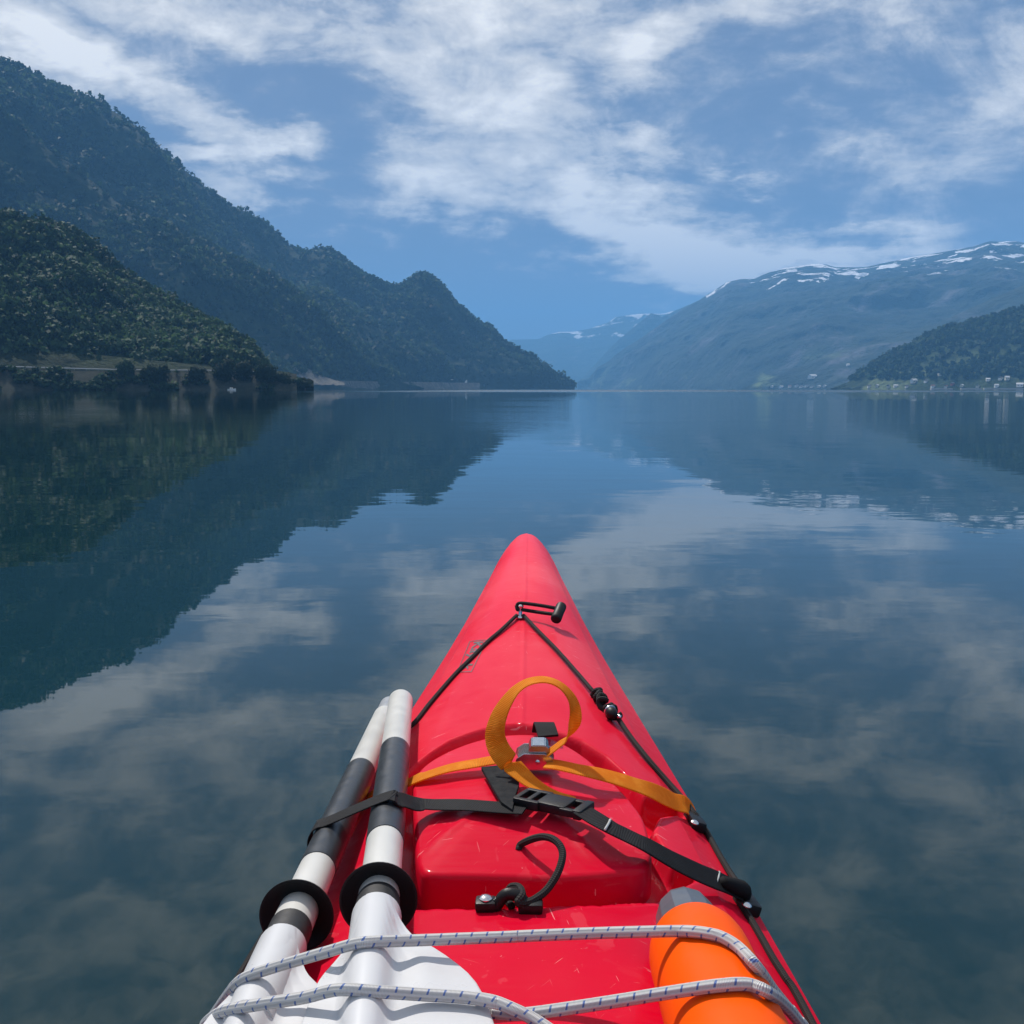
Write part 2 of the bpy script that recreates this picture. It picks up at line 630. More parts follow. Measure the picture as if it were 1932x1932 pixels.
def kayak_mat(name="kayak_red"):
    m, t, b = mat_new(name)
    tc = t.node('ShaderNodeTexCoord').outputs['Object']
    n1 = t.noise(tc, 3.2, 6, .6, .3)
    n2 = t.noise(t.mapping(tc, (0, 0, 0), (0, 0, R(8)), (6, 60, 20)), 3.0, 6, .7)
    n3 = t.noise(tc, 120, 4, .7)
    s = t.node('ShaderNodeSeparateXYZ')
    t.l.new(tc, s.inputs[0])
    # the fore part is sun-bleached and dusty
    fore = t.range(t.math('MULTIPLY_ADD', n1, .5, s.outputs[1]), 1.05, 2.55, .0, 1.0, 'LINEAR')
    base = t.mix(fore, t.mix(n1, (.50, .0004, .016), (.60, .0006, .024)), (.78, .019, .048))
    film = t.range(t.math('MULTIPLY_ADD', n2, .35, t.math('MULTIPLY', n1, .65)), .40, .66)
    dust = t.math('MULTIPLY', film, t.math('MULTIPLY_ADD', fore, .17, .014))
    c = t.mix(dust, base, (.88, .40, .42))
    # grit and scuff marks
    spk = t.math('MULTIPLY', t.range(n3, .66, .74), t.range(t.noise(tc, 9, 4, .6), .5, .66, 0, .5))
    c = t.mix(spk, c, (.85, .42, .42))
    scr = None
    for (ang, off) in ((35, 0), (-58, 4), (80, 9), (-12, 15)):
        q = t.mapping(t.mapping(tc, (off, off, 0), (0, 0, R(ang))), (0, 0, 0), (0, 0, 0), (420, 26, 60))
        k = t.range(t.noise(q, 1.0, 2, .45), .735, .765)
        scr = k if scr is None else t.math('MAXIMUM', scr, k)
    scr = t.math('MULTIPLY', scr, t.range(t.noise(tc, 6, 3, .6), .42, .62, .0, .32))
    c = t.mix(scr, c, (.92, .50, .50))
    # dried water marks
    wm = t.math('MULTIPLY', t.range(t.noise(t.mapping(tc, (8, 1, 0)), 26, 3, .5, .8), .62, .64), t.range(t.noise(tc, 5, 2, .5), .5, .6, 0, .10))
    c = t.mix(wm, c, (.80, .20, .22))
    t.l.new(c, b.inputs['Base Color'])
    t.l.new(t.math('MULTIPLY_ADD', dust, .9, t.range(n2, .3, .7, .30, .44)), b.inputs['Roughness'])
    b.inputs['Specular IOR Level'].default_value = .03
    b.inputs['Coat Weight'].default_value = .15
    b.inputs['Coat Roughness'].default_value = .12
    b.inputs['Subsurface Weight'].default_value = .12
    b.inputs['Subsurface Radius'].default_value = (.012, .002, .002)
    b.inputs['Subsurface Scale'].default_value = 1.0
    bn = t.node('ShaderNodeBump')
    bn.inputs['Strength'].default_value = .25
    bn.inputs['Distance'].default_value = .0010
    h = t.math('ADD', t.math('MULTIPLY', n2, .10), t.math('MULTIPLY', t.noise(tc, 14, 3, .5), 1.0))
    t.l.new(h, bn.inputs['Height'])
    t.l.new(bn.outputs[0], b.inputs['Normal'])
    return m


def cord_mat(name, col, fleck=None, rough=.8, pitch=.004):
    """braided cord: UV u round, v metres along"""
    m, t, b = mat_new(name)
    uv = t.node('ShaderNodeUVMap').outputs[0]
    s = t.node('ShaderNodeSeparateXYZ')
    t.l.new(uv, s.inputs[0])
    u, v_ = s.outputs[0], s.outputs[1]
    k = 2 * math.pi
    a = t.math('SINE', t.math('ADD', t.math('MULTIPLY', v_, k / pitch), t.math('MULTIPLY', u, k * 4)))
    c_ = t.math('SINE', t.math('SUBTRACT', t.math('MULTIPLY', v_, k / pitch), t.math('MULTIPLY', u, k * 4)))
    br = t.math('MULTIPLY', a, c_)
    c = t.mix(t.range(br, -1, 1), tuple(x * .62 for x in col), col)
    if fleck:
        # coloured tracer threads: short slanting ticks, alternate rows staggered
        w = t.math('FRACT', t.math('MULTIPLY', u, 4.0))
        row = t.math('FLOOR', t.math('MULTIPLY', u, 4.0))
        ph = t.math('FRACT', t.math('ADD', t.math('ADD', t.math('DIVIDE', v_, fleck[1]), t.math('MULTIPLY', row, .5)),
                                    t.math('MULTIPLY', w, .18)))
        tick = t.math('MULTIPLY', t.math('LESS_THAN', ph, .13), t.math('LESS_THAN', t.math('ABSOLUTE', t.math('SUBTRACT', w, .5)), .36))
        c = t.mix(t.math('MULTIPLY', tick, .9), c, fleck[0])
    t.l.new(c, b.inputs['Base Color'])
    b.inputs['Roughness'].default_value = rough
    b.inputs['Specular IOR Level'].default_value = .3
    bn = t.node('ShaderNodeBump')
    bn.inputs['Strength'].default_value = .6
    bn.inputs['Distance'].default_value = .0008
    t.l.new(br, bn.inputs['Height'])
    t.l.new(bn.outputs[0], b.inputs['Normal'])
    return m


def web_mat(name, col, col2, rough=.75, pitch=.0022, transl=0.0):
    m, t, b = mat_new(name)
    uv = t.node('ShaderNodeUVMap').outputs[0]
    s = t.node('ShaderNodeSeparateXYZ')
    t.l.new(uv, s.inputs[0])
    u, v_ = s.outputs[0], s.outputs[1]
    k = 2 * math.pi
    row = t.math('SINE', t.math('MULTIPLY', v_, k / pitch))
    colm = t.math('SINE', t.math('MULTIPLY_ADD', u, k / (pitch * 1.3), t.math('MULTIPLY', v_, k / pitch / 2)))
    w = t.math('MULTIPLY_ADD', colm, .5, row)
    tc = t.node('ShaderNodeTexCoord').outputs['Object']
    n = t.noise(tc, 60, 4, .6)
    c = t.mix(t.range(w, -1.4, 1.4), tuple(x * .66 for x in col), col)
    c = t.mix(t.range(n, .45, .75, 0, .5), c, col2)
    t.l.new(c, b.inputs['Base Color'])
    b.inputs['Roughness'].default_value = rough
    b.inputs['Specular IOR Level'].default_value = .2
    bn = t.node('ShaderNodeBump')
    bn.inputs['Strength'].default_value = .4
    bn.inputs['Distance'].default_value = .0003
    t.l.new(w, bn.inputs['Height'])
    t.l.new(bn.outputs[0], b.inputs['Normal'])
    if transl:
        tr = t.node('ShaderNodeBsdfTranslucent')
        t.l.new(c, tr.inputs[0])
        mx = t.node('ShaderNodeMixShader')
        mx.inputs[0].default_value = transl
        t.l.new(b.outputs[0], mx.inputs[1])
        t.l.new(tr.outputs[0], mx.inputs[2])
        t.l.new(mx.outputs[0], t.n['Material Output'].inputs[0])
    return m


M_red = kayak_mat()
M_black = simple("black_plastic", (.008, .008, .009), .42, var=.3, bump=.0002, bscale=500, spec=.3)
M_rubber = simple("black_rubber", (.007, .007, .008), .55, var=.3, bump=.0002, bscale=300, spec=.3)
M_sleeve = simple("grip_sleeve", (.028, .031, .036), .38, var=.35, scale=70, bump=.00012, bscale=250)
M_tape = simple("black_tape", (.018, .018, .02), .6, var=.4, scale=90, bump=.0002, bscale=200)
M_alu = simple("shaft_paint", (.57, .56, .53), .34, var=.10, scale=26, bump=.00008, bscale=120)
M_ferr = simple("grey_ferrule", (.30, .31, .33), .4, var=.15, scale=60)
M_white = simple("blade_plastic", (.56, .56, .57), .30, var=.05, scale=12, bump=.00015, bscale=40)
M_steel = simple("steel", (.62, .62, .62), .22, 1.0, var=.15, scale=150, bump=.0001, bscale=200)
M_orange = simple("orange_foam", (.86, .088, .0008), .42, var=.10, scale=9, bump=.00025, bscale=60, spec=.1)
M_grey = simple("grey_plastic", (.085, .095, .115), .35, var=.15, scale=50)
M_neop = simple("neoprene", (.014, .015, .017), .9, spec=.2, var=.3, scale=120, bump=.0003, bscale=900)
M_cord = cord_mat("black_cord", (.020, .018, .018), rough=.8)
M_bung = cord_mat("white_elastic", (.66, .65, .64), ((.05, .12, .36), .0105), .6, .0016)
M_web = web_mat("black_webbing", (.009, .009, .011), (.014, .014, .016))
M_oweb = web_mat("orange_webbing", (1.0, .36, .016), (1.0, .52, .06), transl=.5, pitch=.0016)
M_ink = simple("sticker_ink", (.07, .05, .06), .5, var=.3, scale=200)
M_water = water_mat()

# ------------------------------------------------------------------ water
def quad_sheet(name, x0, x1, y0, y1, z, mat):
    return mesh(name, [(x0, y0, z), (x1, y0, z), (x1, y1, z), (x0, y1, z)], [(0, 1, 2, 3)], mat, None, False)


tag(quad_sheet("water", -19000, 19000, -9000, 19000, 0.0, M_water), "calm dark teal fjord water mirroring clouds and mountains", None, None, "structure")


# ------------------------------------------------------------------ terrain
LS = 1.75                       # the left shore stands this much farther than first paced out
BVH = {}


def sheet(name, ridge, foot, nrow, ncol, amp, lam, seed, back, mat, prof=.92, env_top=.18, zfoot=-3.0,
          fine=0.0, label=None, px_lo=None, px_hi=None):
    rp = np.array([r[0] for r in ridge], float)
    fp = np.array([f[0] for f in foot], float)
    px = np.linspace(px_lo if px_lo is not None else rp[0], px_hi if px_hi is not None else rp[-1], ncol)
    if px[0] < -900:
        # coarse columns well outside the frame, dense ones in view
        kk = ncol // 7
        px = np.concatenate([np.linspace(px[0], -260, kk, endpoint=False), np.linspace(-260, px[-1], ncol - kk)])
    ry = np.interp(px, rp, [r[1] for r in ridge])
    rd = np.interp(px, rp, [r[2] for r in ridge])
    fd = np.interp(px, fp, [f[1] for f in foot])
    RP = np.array([P_d(a, b, c) for a, b, c in zip(px, ry, rd)])
    FP = np.array([P_d(a, 734, c) for a, c in zip(px, fd)])
    FP[:, 2] = zfoot
    nb = max(6, nrow // 5)
    rows = []
    for j in range(nrow + 1):
        v_ = j / nrow
        q = FP + (RP - FP) * v_
        q[:, 2] = zfoot + (RP[:, 2] - zfoot) * (v_ ** prof)
        rows.append(q)
    for j in range(1, nb + 1):
        u = j / nb
        q = RP.copy()
        dirn = RP[:, :2] - CAM[:2]
        dirn = dirn / np.linalg.norm(dirn, axis=1)[:, None]
        q[:, :2] += dirn * back * u
        q[:, 2] = RP[:, 2] * (1 - u ** 1.3) - 5 * u
        rows.append(q)
    G = np.array(rows)
    nr = len(rows)
    vv = np.concatenate([np.arange(nrow + 1) / nrow, np.ones(nb)])[:, None] * np.ones((1, ncol))
    env = np.minimum(1, vv / .15) * (env_top + (1 - env_top) * np.clip((1 - vv) / .18, 0, 1))
    # gullies run down the slope: lateral coordinate dominates
    X, Y, Z = G[..., 0], G[..., 1], G[..., 2]
    lat = (X * .8 + Y * .6)
    g1 = fbm(lat / lam + .25 * vnoise(X / lam, Y / lam, seed=seed + 5), vv * 1.2 + Z / (lam * 3), octv=5, seed=seed, ridged=True)
    g2 = fbm(X / (lam * .5), Y / (lam * .5), Z / (lam * .5), octv=6, gain=.55, seed=seed + 50)
    disp = (g1 * .65 + g2 * .7) * amp * env
    dirn = G[..., :2] - CAM[:2]
    dirn = dirn / np.linalg.norm(dirn, axis=2)[..., None]
    G[..., 0] -= dirn[..., 0] * disp * .8
    G[..., 1] -= dirn[..., 1] * disp * .8
    G[..., 2] += disp * .45 * np.minimum(1, vv * 3)
    if fine:
        G[..., 2] += fine * fbm(X / (fine * 6), Y / (fine * 6), Z / (fine * 6), octv=3, seed=seed + 90) * np.minimum(1, vv * 8)
    V = G.reshape(-1, 3)
    idx = np.arange(nr * ncol).reshape(nr, ncol)
    F = np.stack([idx[:-1, :-1], idx[:-1, 1:], idx[1:, 1:], idx[1:, :-1]], axis=-1).reshape(-1, 4)
    me = bpy.data.meshes.new(name)
    me.vertices.add(len(V))
    me.vertices.foreach_set('co', V.ravel())
    me.loops.add(F.size)
    me.loops.foreach_set('vertex_index', F.ravel())
    me.polygons.add(len(F))
    me.polygons.foreach_set('loop_start', np.arange(0, F.size, 4))
    me.update(calc_edges=True)
    o = new_obj(name, me, mat, None, True)
    tag(o, label, None, None, "structure")
    BVH[o.name] = (BVHTree.FromPolygons([Vector(q) for q in V], F.tolist()), V, F, nrow, ncol)
    return o


T_near = terrain_mat("near_slope_ground", (.012, .022, .010), (.030, .045, .016), (.075, .072, .070), .012, .42)
T_left = terrain_mat("mountain_forest", (.010, .022, .012), (.022, .040, .016), (.09, .095, .10), .008, .40)
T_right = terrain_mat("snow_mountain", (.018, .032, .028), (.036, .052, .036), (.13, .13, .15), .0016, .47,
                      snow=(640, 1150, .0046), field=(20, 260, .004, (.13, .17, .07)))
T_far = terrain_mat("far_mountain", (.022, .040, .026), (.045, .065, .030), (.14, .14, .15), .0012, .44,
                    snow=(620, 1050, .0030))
T_spur = terrain_mat("village_slope", (.016, .034, .016), (.050, .075, .026), (.13, .13, .12), .006, .36,
                     field=(5, 120, .010, (.12, .15, .07)))

ridge_left = [(-3400, -150, 1400), (-1000, -150, 1500), (-600, -100, 1500), (-300, -20, 1500), (0, 114, 1520), (51, 134, 1540), (102, 163, 1560),
              (163, 185, 1590), (190, 194, 1600), (207, 212, 1610), (251, 239, 1640), (298, 277, 1670), (325, 304, 1690),
              (359, 334, 1720), (393, 360, 1750), (440, 387, 1790), (464, 395, 1810), (491, 415, 1830), (521, 436, 1850),
              (535, 456, 1860), (569, 475, 1880), (593, 468, 1880), (620, 471, 1890), (654, 495, 1900), (690, 527, 1920),
              (720, 545, 1930), (740, 552, 1940), (755, 547, 1940), (775, 536, 1940), (792, 524, 1940), (809, 525, 1940),
              (823, 534, 1940), (838, 551, 1940), (855, 574, 1940), (871, 591, 1940), (890, 613, 1940), (909, 623, 1940),
              (928, 629, 1940), (942, 647, 1940), (959, 661, 1940), (984, 678, 1935), (1005, 693, 1930), (1026, 705, 1925),
              (1044, 718, 1920), (1067, 722, 1915), (1080, 733, 1910), (1084, 736, 1908)]
ridge_left = [(a, b + 3, c * LS) for a, b, c in ridge_left]
foot_left = [(-3400, 700), (-1000, 900), (0, 1000), (500, 1080), (600, 1120), (700, 1280), (860, 1560), (960, 1720), (1050, 1860), (1084, 1900)]
sheet("mountain", ridge_left, [(a, c * LS) for a, c in foot_left], 170, 620, 150, 560, 3, 1500, T_left, fine=7, label="dark forested mountain falling to a pointed headland")
ridge_mid = [(-3400, 0, 1000), (-1000, -60, 1150), (-400, 60, 1200), (0, 212, 1230), (85, 276, 1230), (150, 325, 1230), (217, 378, 1230),
             (280, 405, 1240), (339, 436, 1250), (420, 476, 1270), (508, 524, 1300), (580, 572, 1320), (640, 620, 1340), (700, 668, 1360),
             (750, 705, 1370), (800, 737, 1380)]
foot_mid = [(-3400, 600), (-1000, 820), (0, 930), (500, 1010), (600, 1060), (700, 1230), (800, 1375)]
sheet("mountain_spur", [(a, b, c * LS) for a, b, c in ridge_mid], [(a, c * LS) for a, c in foot_mid], 120, 380, 105, 380, 21, 900, T_left, fine=6, label="wooded mountain shoulder below the high ridge")
ridge_near = [(-3400, 300, 380), (-1100, 300, 420), (-500, 345, 470), (-200, 385, 500), (0, 412, 520), (60, 424, 530), (125, 442, 540), (176, 463, 540),
              (237, 520, 540), (311, 567, 530), (406, 622, 510), (474, 668, 480), (505, 702, 455), (545, 716, 432), (586, 729, 418), (592, 736, 415)]
foot_near = [(-3400, 200), (-1100, 320), (-400, 372), (0, 392), (300, 398), (470, 402), (592, 412)]
# the slope starts on the road's bench
sheet("hillside", [(a, b, c * LS) for a, b, c in ridge_near], [(a, c * LS) for a, c in foot_near], 90, 330, 30, 130, 33, 450, T_near, prof=.85, fine=3.0, label="near hillside covered in mixed green woodland above the road")
ridge_right = [(1090, 737, 9000), (1112, 722, 8900), (1124, 701, 8800), (1150, 684, 8800), (1192, 650, 8700), (1235, 620, 8600), (1290, 581, 8500),
               (1320, 566, 8500), (1372, 532, 8400), (1397, 527, 8400), (1423, 527, 8400), (1449, 515, 8400), (1483, 505, 8400),
               (1534, 498, 8400), (1560, 500, 8400), (1577, 505, 8450), (1632, 505, 8500), (1675, 496, 8400), (1705, 490, 8400),
               (1773, 478, 8500), (1833, 468, 8500), (1867, 457, 8500), (1897, 458, 8500), (1932, 460, 8500), (2100, 470, 8400),
               (2400, 430, 8200), (2900, 420, 7800)]
foot_right = [(1090, 8800), (1124, 8000), (1250, 6200), (1400, 5200), (1580, 4700), (1932, 4500), (2900, 4200)]
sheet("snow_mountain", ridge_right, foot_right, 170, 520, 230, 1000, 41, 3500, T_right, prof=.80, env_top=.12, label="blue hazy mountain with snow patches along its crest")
ridge_r2 = [(1395, 737, 4700), (1440, 718, 4700), (1500, 694, 4750), (1560, 670, 4800), (1650, 642, 4900), (1780, 605, 5000), (1850, 574, 5100),
            (1932, 538, 5200), (2300, 440, 5200), (2900, 400, 5000)]
foot_r2 = [(1395, 4650), (1580, 4300), (1932, 4100), (2900, 3900)]
sheet("foothill", ridge_r2, foot_r2, 80, 260, 45, 420, 57, 1500, T_right, prof=.85, label="hazy foothill with fields above the far village")
ridge_r3 = [(a_, b_ + 7 if b_ < 730 else b_, c_) for a_, b_, c_ in [(1566, 737, 3000), (1574, 726, 3000), (1598, 716, 3010), (1630, 695, 3030), (1662, 672, 3050), (1705, 651, 3080), (1747, 629, 3100),
            (1790, 612, 3130), (1833, 602, 3150), (1875, 592, 3180), (1932, 575, 3200), (2200, 490, 3200), (2900, 380, 3000)]]
foot_r3 = [(1566, 2990), (1650, 2830), (1800, 2720), (1932, 2660), (2900, 2400)]
sheet("headland", ridge_r3, foot_r3, 90, 260, 24, 230, 63, 900, T_spur, prof=.82, fine=5, label="dark green wooded headland with white houses along its shore")
ridge_far = [(700, 690, 14000), (850, 665, 14000), (948, 647, 14000), (963, 641, 14000), (1015, 640, 14000), (1036, 631, 14000), (1057, 626, 14000), (1080, 626, 14000),
             (1109, 621, 14000), (1150, 607, 14000), (1162, 598, 14000), (1192, 594, 14000), (1213, 592, 14000), (1252, 592, 14200),
             (1290, 580, 14200), (1400, 570, 14500), (1600, 560, 14500)]
foot_far = [(700, 11500), (1600, 11500)]
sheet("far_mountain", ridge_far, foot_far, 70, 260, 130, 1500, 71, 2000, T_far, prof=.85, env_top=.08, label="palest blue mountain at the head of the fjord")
ridge_f2 = [(1075, 737, 10800), (1100, 712, 10800), (1130, 680, 10800), (1160, 648, 10800), (1195, 618, 10800), (1229, 591, 10800), (1250, 598, 10800), (1300, 575, 10800), (1500, 560, 10800)]
foot_f2 = [(1075, 10500), (1500, 9800)]
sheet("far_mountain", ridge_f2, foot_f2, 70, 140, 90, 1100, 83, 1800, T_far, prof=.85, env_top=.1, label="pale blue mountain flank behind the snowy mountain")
# low ground that closes the horizon behind everything

# ------------------------------------------------------------------ trees
def crown_quads(n, rx, rz, size, g, hollow=.55):
    """n leaf-clump quads spread through a lumpy crown; returns (n,4,3) and a shade seed"""
    d = g.normal(size=(n, 3))
    d /= np.linalg.norm(d, axis=1)[:, None]
    lob = 1 + .28 * np.sin(d[:, 0] * 3.1 + g.uniform(0, 6)) * np.sin(d[:, 1] * 2.7 + g.uniform(0, 6)) + .18 * np.sin(d[:, 2] * 5 + g.uniform(0, 6))
    rad = (hollow + (1 - hollow) * g.random(n) ** .6) * lob
    c = d * rad[:, None] * np.array([rx, rx, rz])
    nn = d + g.normal(size=(n, 3)) * .7
    nn /= np.linalg.norm(nn, axis=1)[:, None]
    a = np.cross(nn, g.normal(size=(n, 3)))
    a /= np.linalg.norm(a, axis=1)[:, None]
    b = np.cross(nn, a)
    s = size * (.6 + .8 * g.random(n))[:, None]
    a, b = a * s, b * s * .8
    q = np.stack([c - a - b * .6, c + a * .7 - b, c + a + b * .7, c - a * .6 + b], axis=1)
    no = d + np.array([0, 0, .35]) + g.normal(size=(n, 3)) * .18
    no /= np.linalg.norm(no, axis=1)[:, None]
    # the leaf normals travel with the corners: (n,4,6) = position, normal
    return np.concatenate([q, np.repeat(no[:, None, :], 4, axis=1)], axis=2)


def shift(q, off):
    q = q.copy()
    q[..., :3] += off
    return q


def quads_mesh(name, Q, tint, mat, parent=None):
    """Q (m,4,3), tint (m,) -> one mesh"""
    m_ = len(Q)
    me = bpy.data.meshes.new(name)
    me.vertices.add(m_ * 4)
    me.vertices.foreach_set('co', np.ascontiguousarray(Q[..., :3]).reshape(-1).astype(np.float32))
    me.loops.add(m_ * 4)
    me.loops.foreach_set('vertex_index', np.arange(m_ * 4))
    me.polygons.add(m_)
    me.polygons.foreach_set('loop_start', np.arange(0, m_ * 4, 4))
    me.update(calc_edges=True)
    at = me.attributes.new('tint', 'FLOAT', 'POINT')
    at.data.foreach_set('value', np.repeat(tint, 4).astype(np.float32))
    an = me.attributes.new('leaf_normal', 'FLOAT_VECTOR', 'POINT')
    an.data.foreach_set('vector', np.ascontiguousarray(Q[..., 3:]).reshape(-1).astype(np.float32))
    return new_obj(name, me, mat, parent, False)


L_near = leaf_mat("broadleaf", (.011, .029, .014), (.042, .076, .032))
L_dark = leaf_mat("dark_leaf", (.008, .018, .010), (.022, .038, .016))
L_far = leaf_mat("distant_leaf", (.008, .022, .011), (.036, .062, .022))


def forest(name, src, count, nq, rx, rz, size, mat, seed, label, vmin=0.02, vmax=1.0, zmin=1.0, gap=.0, gl=60.0, vis=True):
    """woodland standing on a terrain sheet"""
    g = np.random.default_rng(seed)
    _, V, F, nrow, ncol = BVH[src]
    jmax = int(nrow * vmax)
    F = F.reshape(-1, ncol - 1, 4)[int(nrow * vmin):jmax + 4].reshape(-1, 4)
    A, B_, C_ = V[F[:, 0]], V[F[:, 1]], V[F[:, 3]]
    area = np.linalg.norm(np.cross(B_ - A, C_ - A), axis=1)
    pick = g.choice(len(F), size=count, p=area / area.sum())
    u, w = g.random(count)[:, None], g.random(count)[:, None]
    pos = A[pick] + (B_ - A)[pick] * u + (C_ - A)[pick] * w
    clump = fbm(pos[:, 0] / gl, pos[:, 1] / gl, pos[:, 2] / gl, octv=3, seed=seed)
    # keep what can be seen from the water side of the frame's surroundings
    azp = np.arctan2(pos[:, 0], pos[:, 1])
    keep = (pos[:, 2] > zmin) & (clump > gap - 1 + .0) & (np.abs(azp) < .62)
    keep &= ~((clump < gap) & (g.random(count) < .75))
    pos, clump = pos[keep], clump[keep]
    k = len(pos)
    lib = [crown_quads(nq, rx, rz, size, g) for _ in range(12)]
    which = g.integers(0, 12, k)
    sc_ = .65 + .7 * g.random(k)
    rot = g.uniform(0, 2 * math.pi, k)
    Q = np.array(lib)[which]                    # k,nq,4,3
    c, s = np.cos(rot)[:, None, None], np.sin(rot)[:, None, None]
    X = Q[..., 0] * c - Q[..., 1] * s
    Y = Q[..., 0] * s + Q[..., 1] * c
    NX = Q[..., 3] * c - Q[..., 4] * s
    NY = Q[..., 3] * s + Q[..., 4] * c
    tall = (.85 + .4 * g.random(k))[:, None, None]
    pq = np.stack([X, Y, Q[..., 2] * tall], axis=-1) * sc_[:, None, None, None]
    pq += (pos + np.array([0, 0, 1]) * (rz * sc_ * .75)[:, None])[:, None, None, :]
    Q = np.concatenate([pq, np.stack([NX, NY, Q[..., 5]], axis=-1)], axis=-1)
    tint = np.clip(.42 + .8 * clump + .20 * g.normal(size=k), 0, 1)
    tq = np.clip(tint[:, None] + .06 * g.normal(size=(k, nq)), 0, 1)
    o = quads_mesh(name, Q.reshape(-1, 4, 6), tq.reshape(-1), mat)
    tag(o, label, None, None, "stuff")
    return o


forest("woodland", "hillside", 17000, 40, 3.6, 4.2, 1.05, L_near, 5, "mixed green woodland covering the near hillside", vmin=.0, zmin=15, gap=-.30, gl=55)
forest("woodland", "mountain", 34000, 9, 6.2, 6.6, 3.6, L_far, 6, "dark woodland on the high mountain and its headland", zmin=5, gap=-.05, gl=220)
forest("woodland", "mountain_spur", 20000, 10, 5.6, 6.0, 3.2, L_far, 8, "woodland on the mountain shoulder", zmin=20, gap=-.1, gl=190)
forest("woodland", "headland", 9000, 8, 6.5, 7.0, 4.2, L_far, 9, "woodland on the headland beyond the village", zmin=24, gap=-.1, gl=160)

# ------------------------------------------------------------------ road and shore
M_stone = terrain_mat("shore_stone", (.020, .026, .018), (.045, .050, .038), (.075, .072, .070), .2, .45)
M_road = simple("asphalt", (.09, .09, .095), .9, var=.2, scale=.8)
M_rail = simple("galvanised_rail", (.42, .43, .44), .55, .3, var=.15, scale=2)
M_conc = simple("concrete", (.36, .35, .33), .9, var=.2, scale=.5, bump=.02, bscale=2)
M_sand = terrain_mat("gravel_bank", (.07, .07, .06), (.14, .13, .115), (.20, .19, .175), .05, .5)
M_wallw = simple("white_boards", (.72, .72, .70), .7, var=.06, scale=1)
M_walls = [M_wallw, simple("cream_boards", (.62, .58, .48), .7, var=.06, scale=1), simple("red_boards", (.26, .06, .045), .7, var=.1, scale=1)]
M_roofs = [simple("slate_roof", (.07, .07, .075), .8, var=.2, scale=1), simple("tile_roof", (.17, .08, .06), .8, var=.2, scale=1),
           simple("pale_sheet_roof", (.55, .55, .54), .6, var=.1, scale=1)]
M_glass = simple("window_glass", (.03, .04, .05), .1, var=.2, scale=2)


def strip(name, line_a, line_b, mat, label, kind, nx=1, rough=0.0, seed=0, smooth=True):
    """surface between two polylines"""
    A = np.array(line_a)
    B_ = np.array(line_b)
    rows = [A + (B_ - A) * (j / nx) for j in range(nx + 1)]
    G = np.array(rows)
    if rough:
        nz = fbm(G[..., 0] / 3, G[..., 1] / 3, G[..., 2] / 3, octv=4, seed=seed)
        e = np.ones(nx + 1)
        e[-1] = 0
        G[..., 2] += nz * rough * e[:, None]
        G[..., 1] += nz * rough * e[:, None]
    n = G.shape[1]
    idx = np.arange((nx + 1) * n).reshape(nx + 1, n)
    F = np.stack([idx[:-1, :-1], idx[:-1, 1:], idx[1:, 1:], idx[1:, :-1]], axis=-1).reshape(-1, 4)
    o = mesh(name, G.reshape(-1, 3), F, mat, None, smooth)
    return tag(o, label, None, None, kind)


def line_at(px0, px1, n, dist, z):
    out = []
    for p in np.linspace(px0, px1, n):
        dd = np.interp(p, [-3400, -1100, -400, 0, 300, 470, 592], [200, 320, 372, 392, 398, 402, 412]) + dist
        q = P_d(p, 734, dd * LS)
        out.append((q[0], q[1], LS * (z if np.isscalar(z) else float(np.interp(p, z[0], z[1])))))
    return out


ROADZ = ([-1100, 0, 210, 400, 520], [7.6, 7.4, 6.7, 6.6, 6.2])
strip("shore_bank", line_at(-2600, 560, 260, -20, -1.0), line_at(-2600, 560, 260, -8, ROADZ), M_stone,
      "stony bank between the water and the road", "structure", 10, 1.0, 4)
strip("road", line_at(-2600, 560, 120, -8, ROADZ), line_at(-2600, 560, 120, 4, ROADZ), M_road, "shore road cut along the foot of the hillside", "structure", 1, 0, 0, False)
cut_t = line_at(-2600, 480, 200, 16, ([-1100, 0, 120, 300, 480], [15, 15, 14, 11, 8]))
strip("rock_cutting", line_at(-2600, 480, 200, 3.5, ([-1100, 0, 210, 400, 520], [7.2, 7.0, 6.3, 6.2, 5.8])), cut_t, T_near,
      "grey rock cutting above the shore road", "structure", 10, 2.2, 9)

# guard rail along the road: beam and posts
gr = empty("guard_rail", line_at(0, 1, 2, -7.6, ROADZ)[0])
gl_ = gr.location.copy()
rail_line = [np.array(q) + np.array([0, 0, .9]) for q in line_at(-500, 520, 90, -7.6, ROADZ)]
ra = [q - np.array(gl_) for q in rail_line]
V, F = [], []
for i, q in enumerate(ra):
    V += [q + np.array([0, -.06, -.34]), q + np.array([0, -.16, 0]), q + np.array([0, -.06, .34]), q + np.array([0, .06, .34]), q + np.array([0, .06, -.34])]
for i in range(len(ra) - 1):
    for k in range(5):
        F.append((i * 5 + k, i * 5 + (k + 1) % 5, i * 5 + 5 + (k + 1) % 5, i * 5 + 5 + k))
mesh("beam", V, F, M_rail, gr)
pm = None
for i in range(0, len(ra), 2):
    q = ra[i] + np.array([0, .15, -.45])
    if pm is None:
        po = block("post", (0, 0, 0), (1, 0, 0), (0, 1, 0), (0, 0, 1), (.09, .07, .6), M_rail, gr, 0)
        pm = po.data
    else:
        po = bpy.data.objects.new("post", pm)
        COL.objects.link(po)
        po.parent = gr
    po.location = q
tag(gr, "pale steel guard rail along the shore road", "guard rail")

# second road with a pale embankment at the foot of the mountain
def line2(px0, px1, n, off, z):
    out = []
    for p in np.linspace(px0, px1, n):
        dd = np.interp(p, [500, 600, 700, 860, 960, 1084], [1080, 1120, 1280, 1560, 1720, 1900]) + off
        q = P_d(p, 734, dd * LS)
        out.append((q[0], q[1], z * LS))
    return out


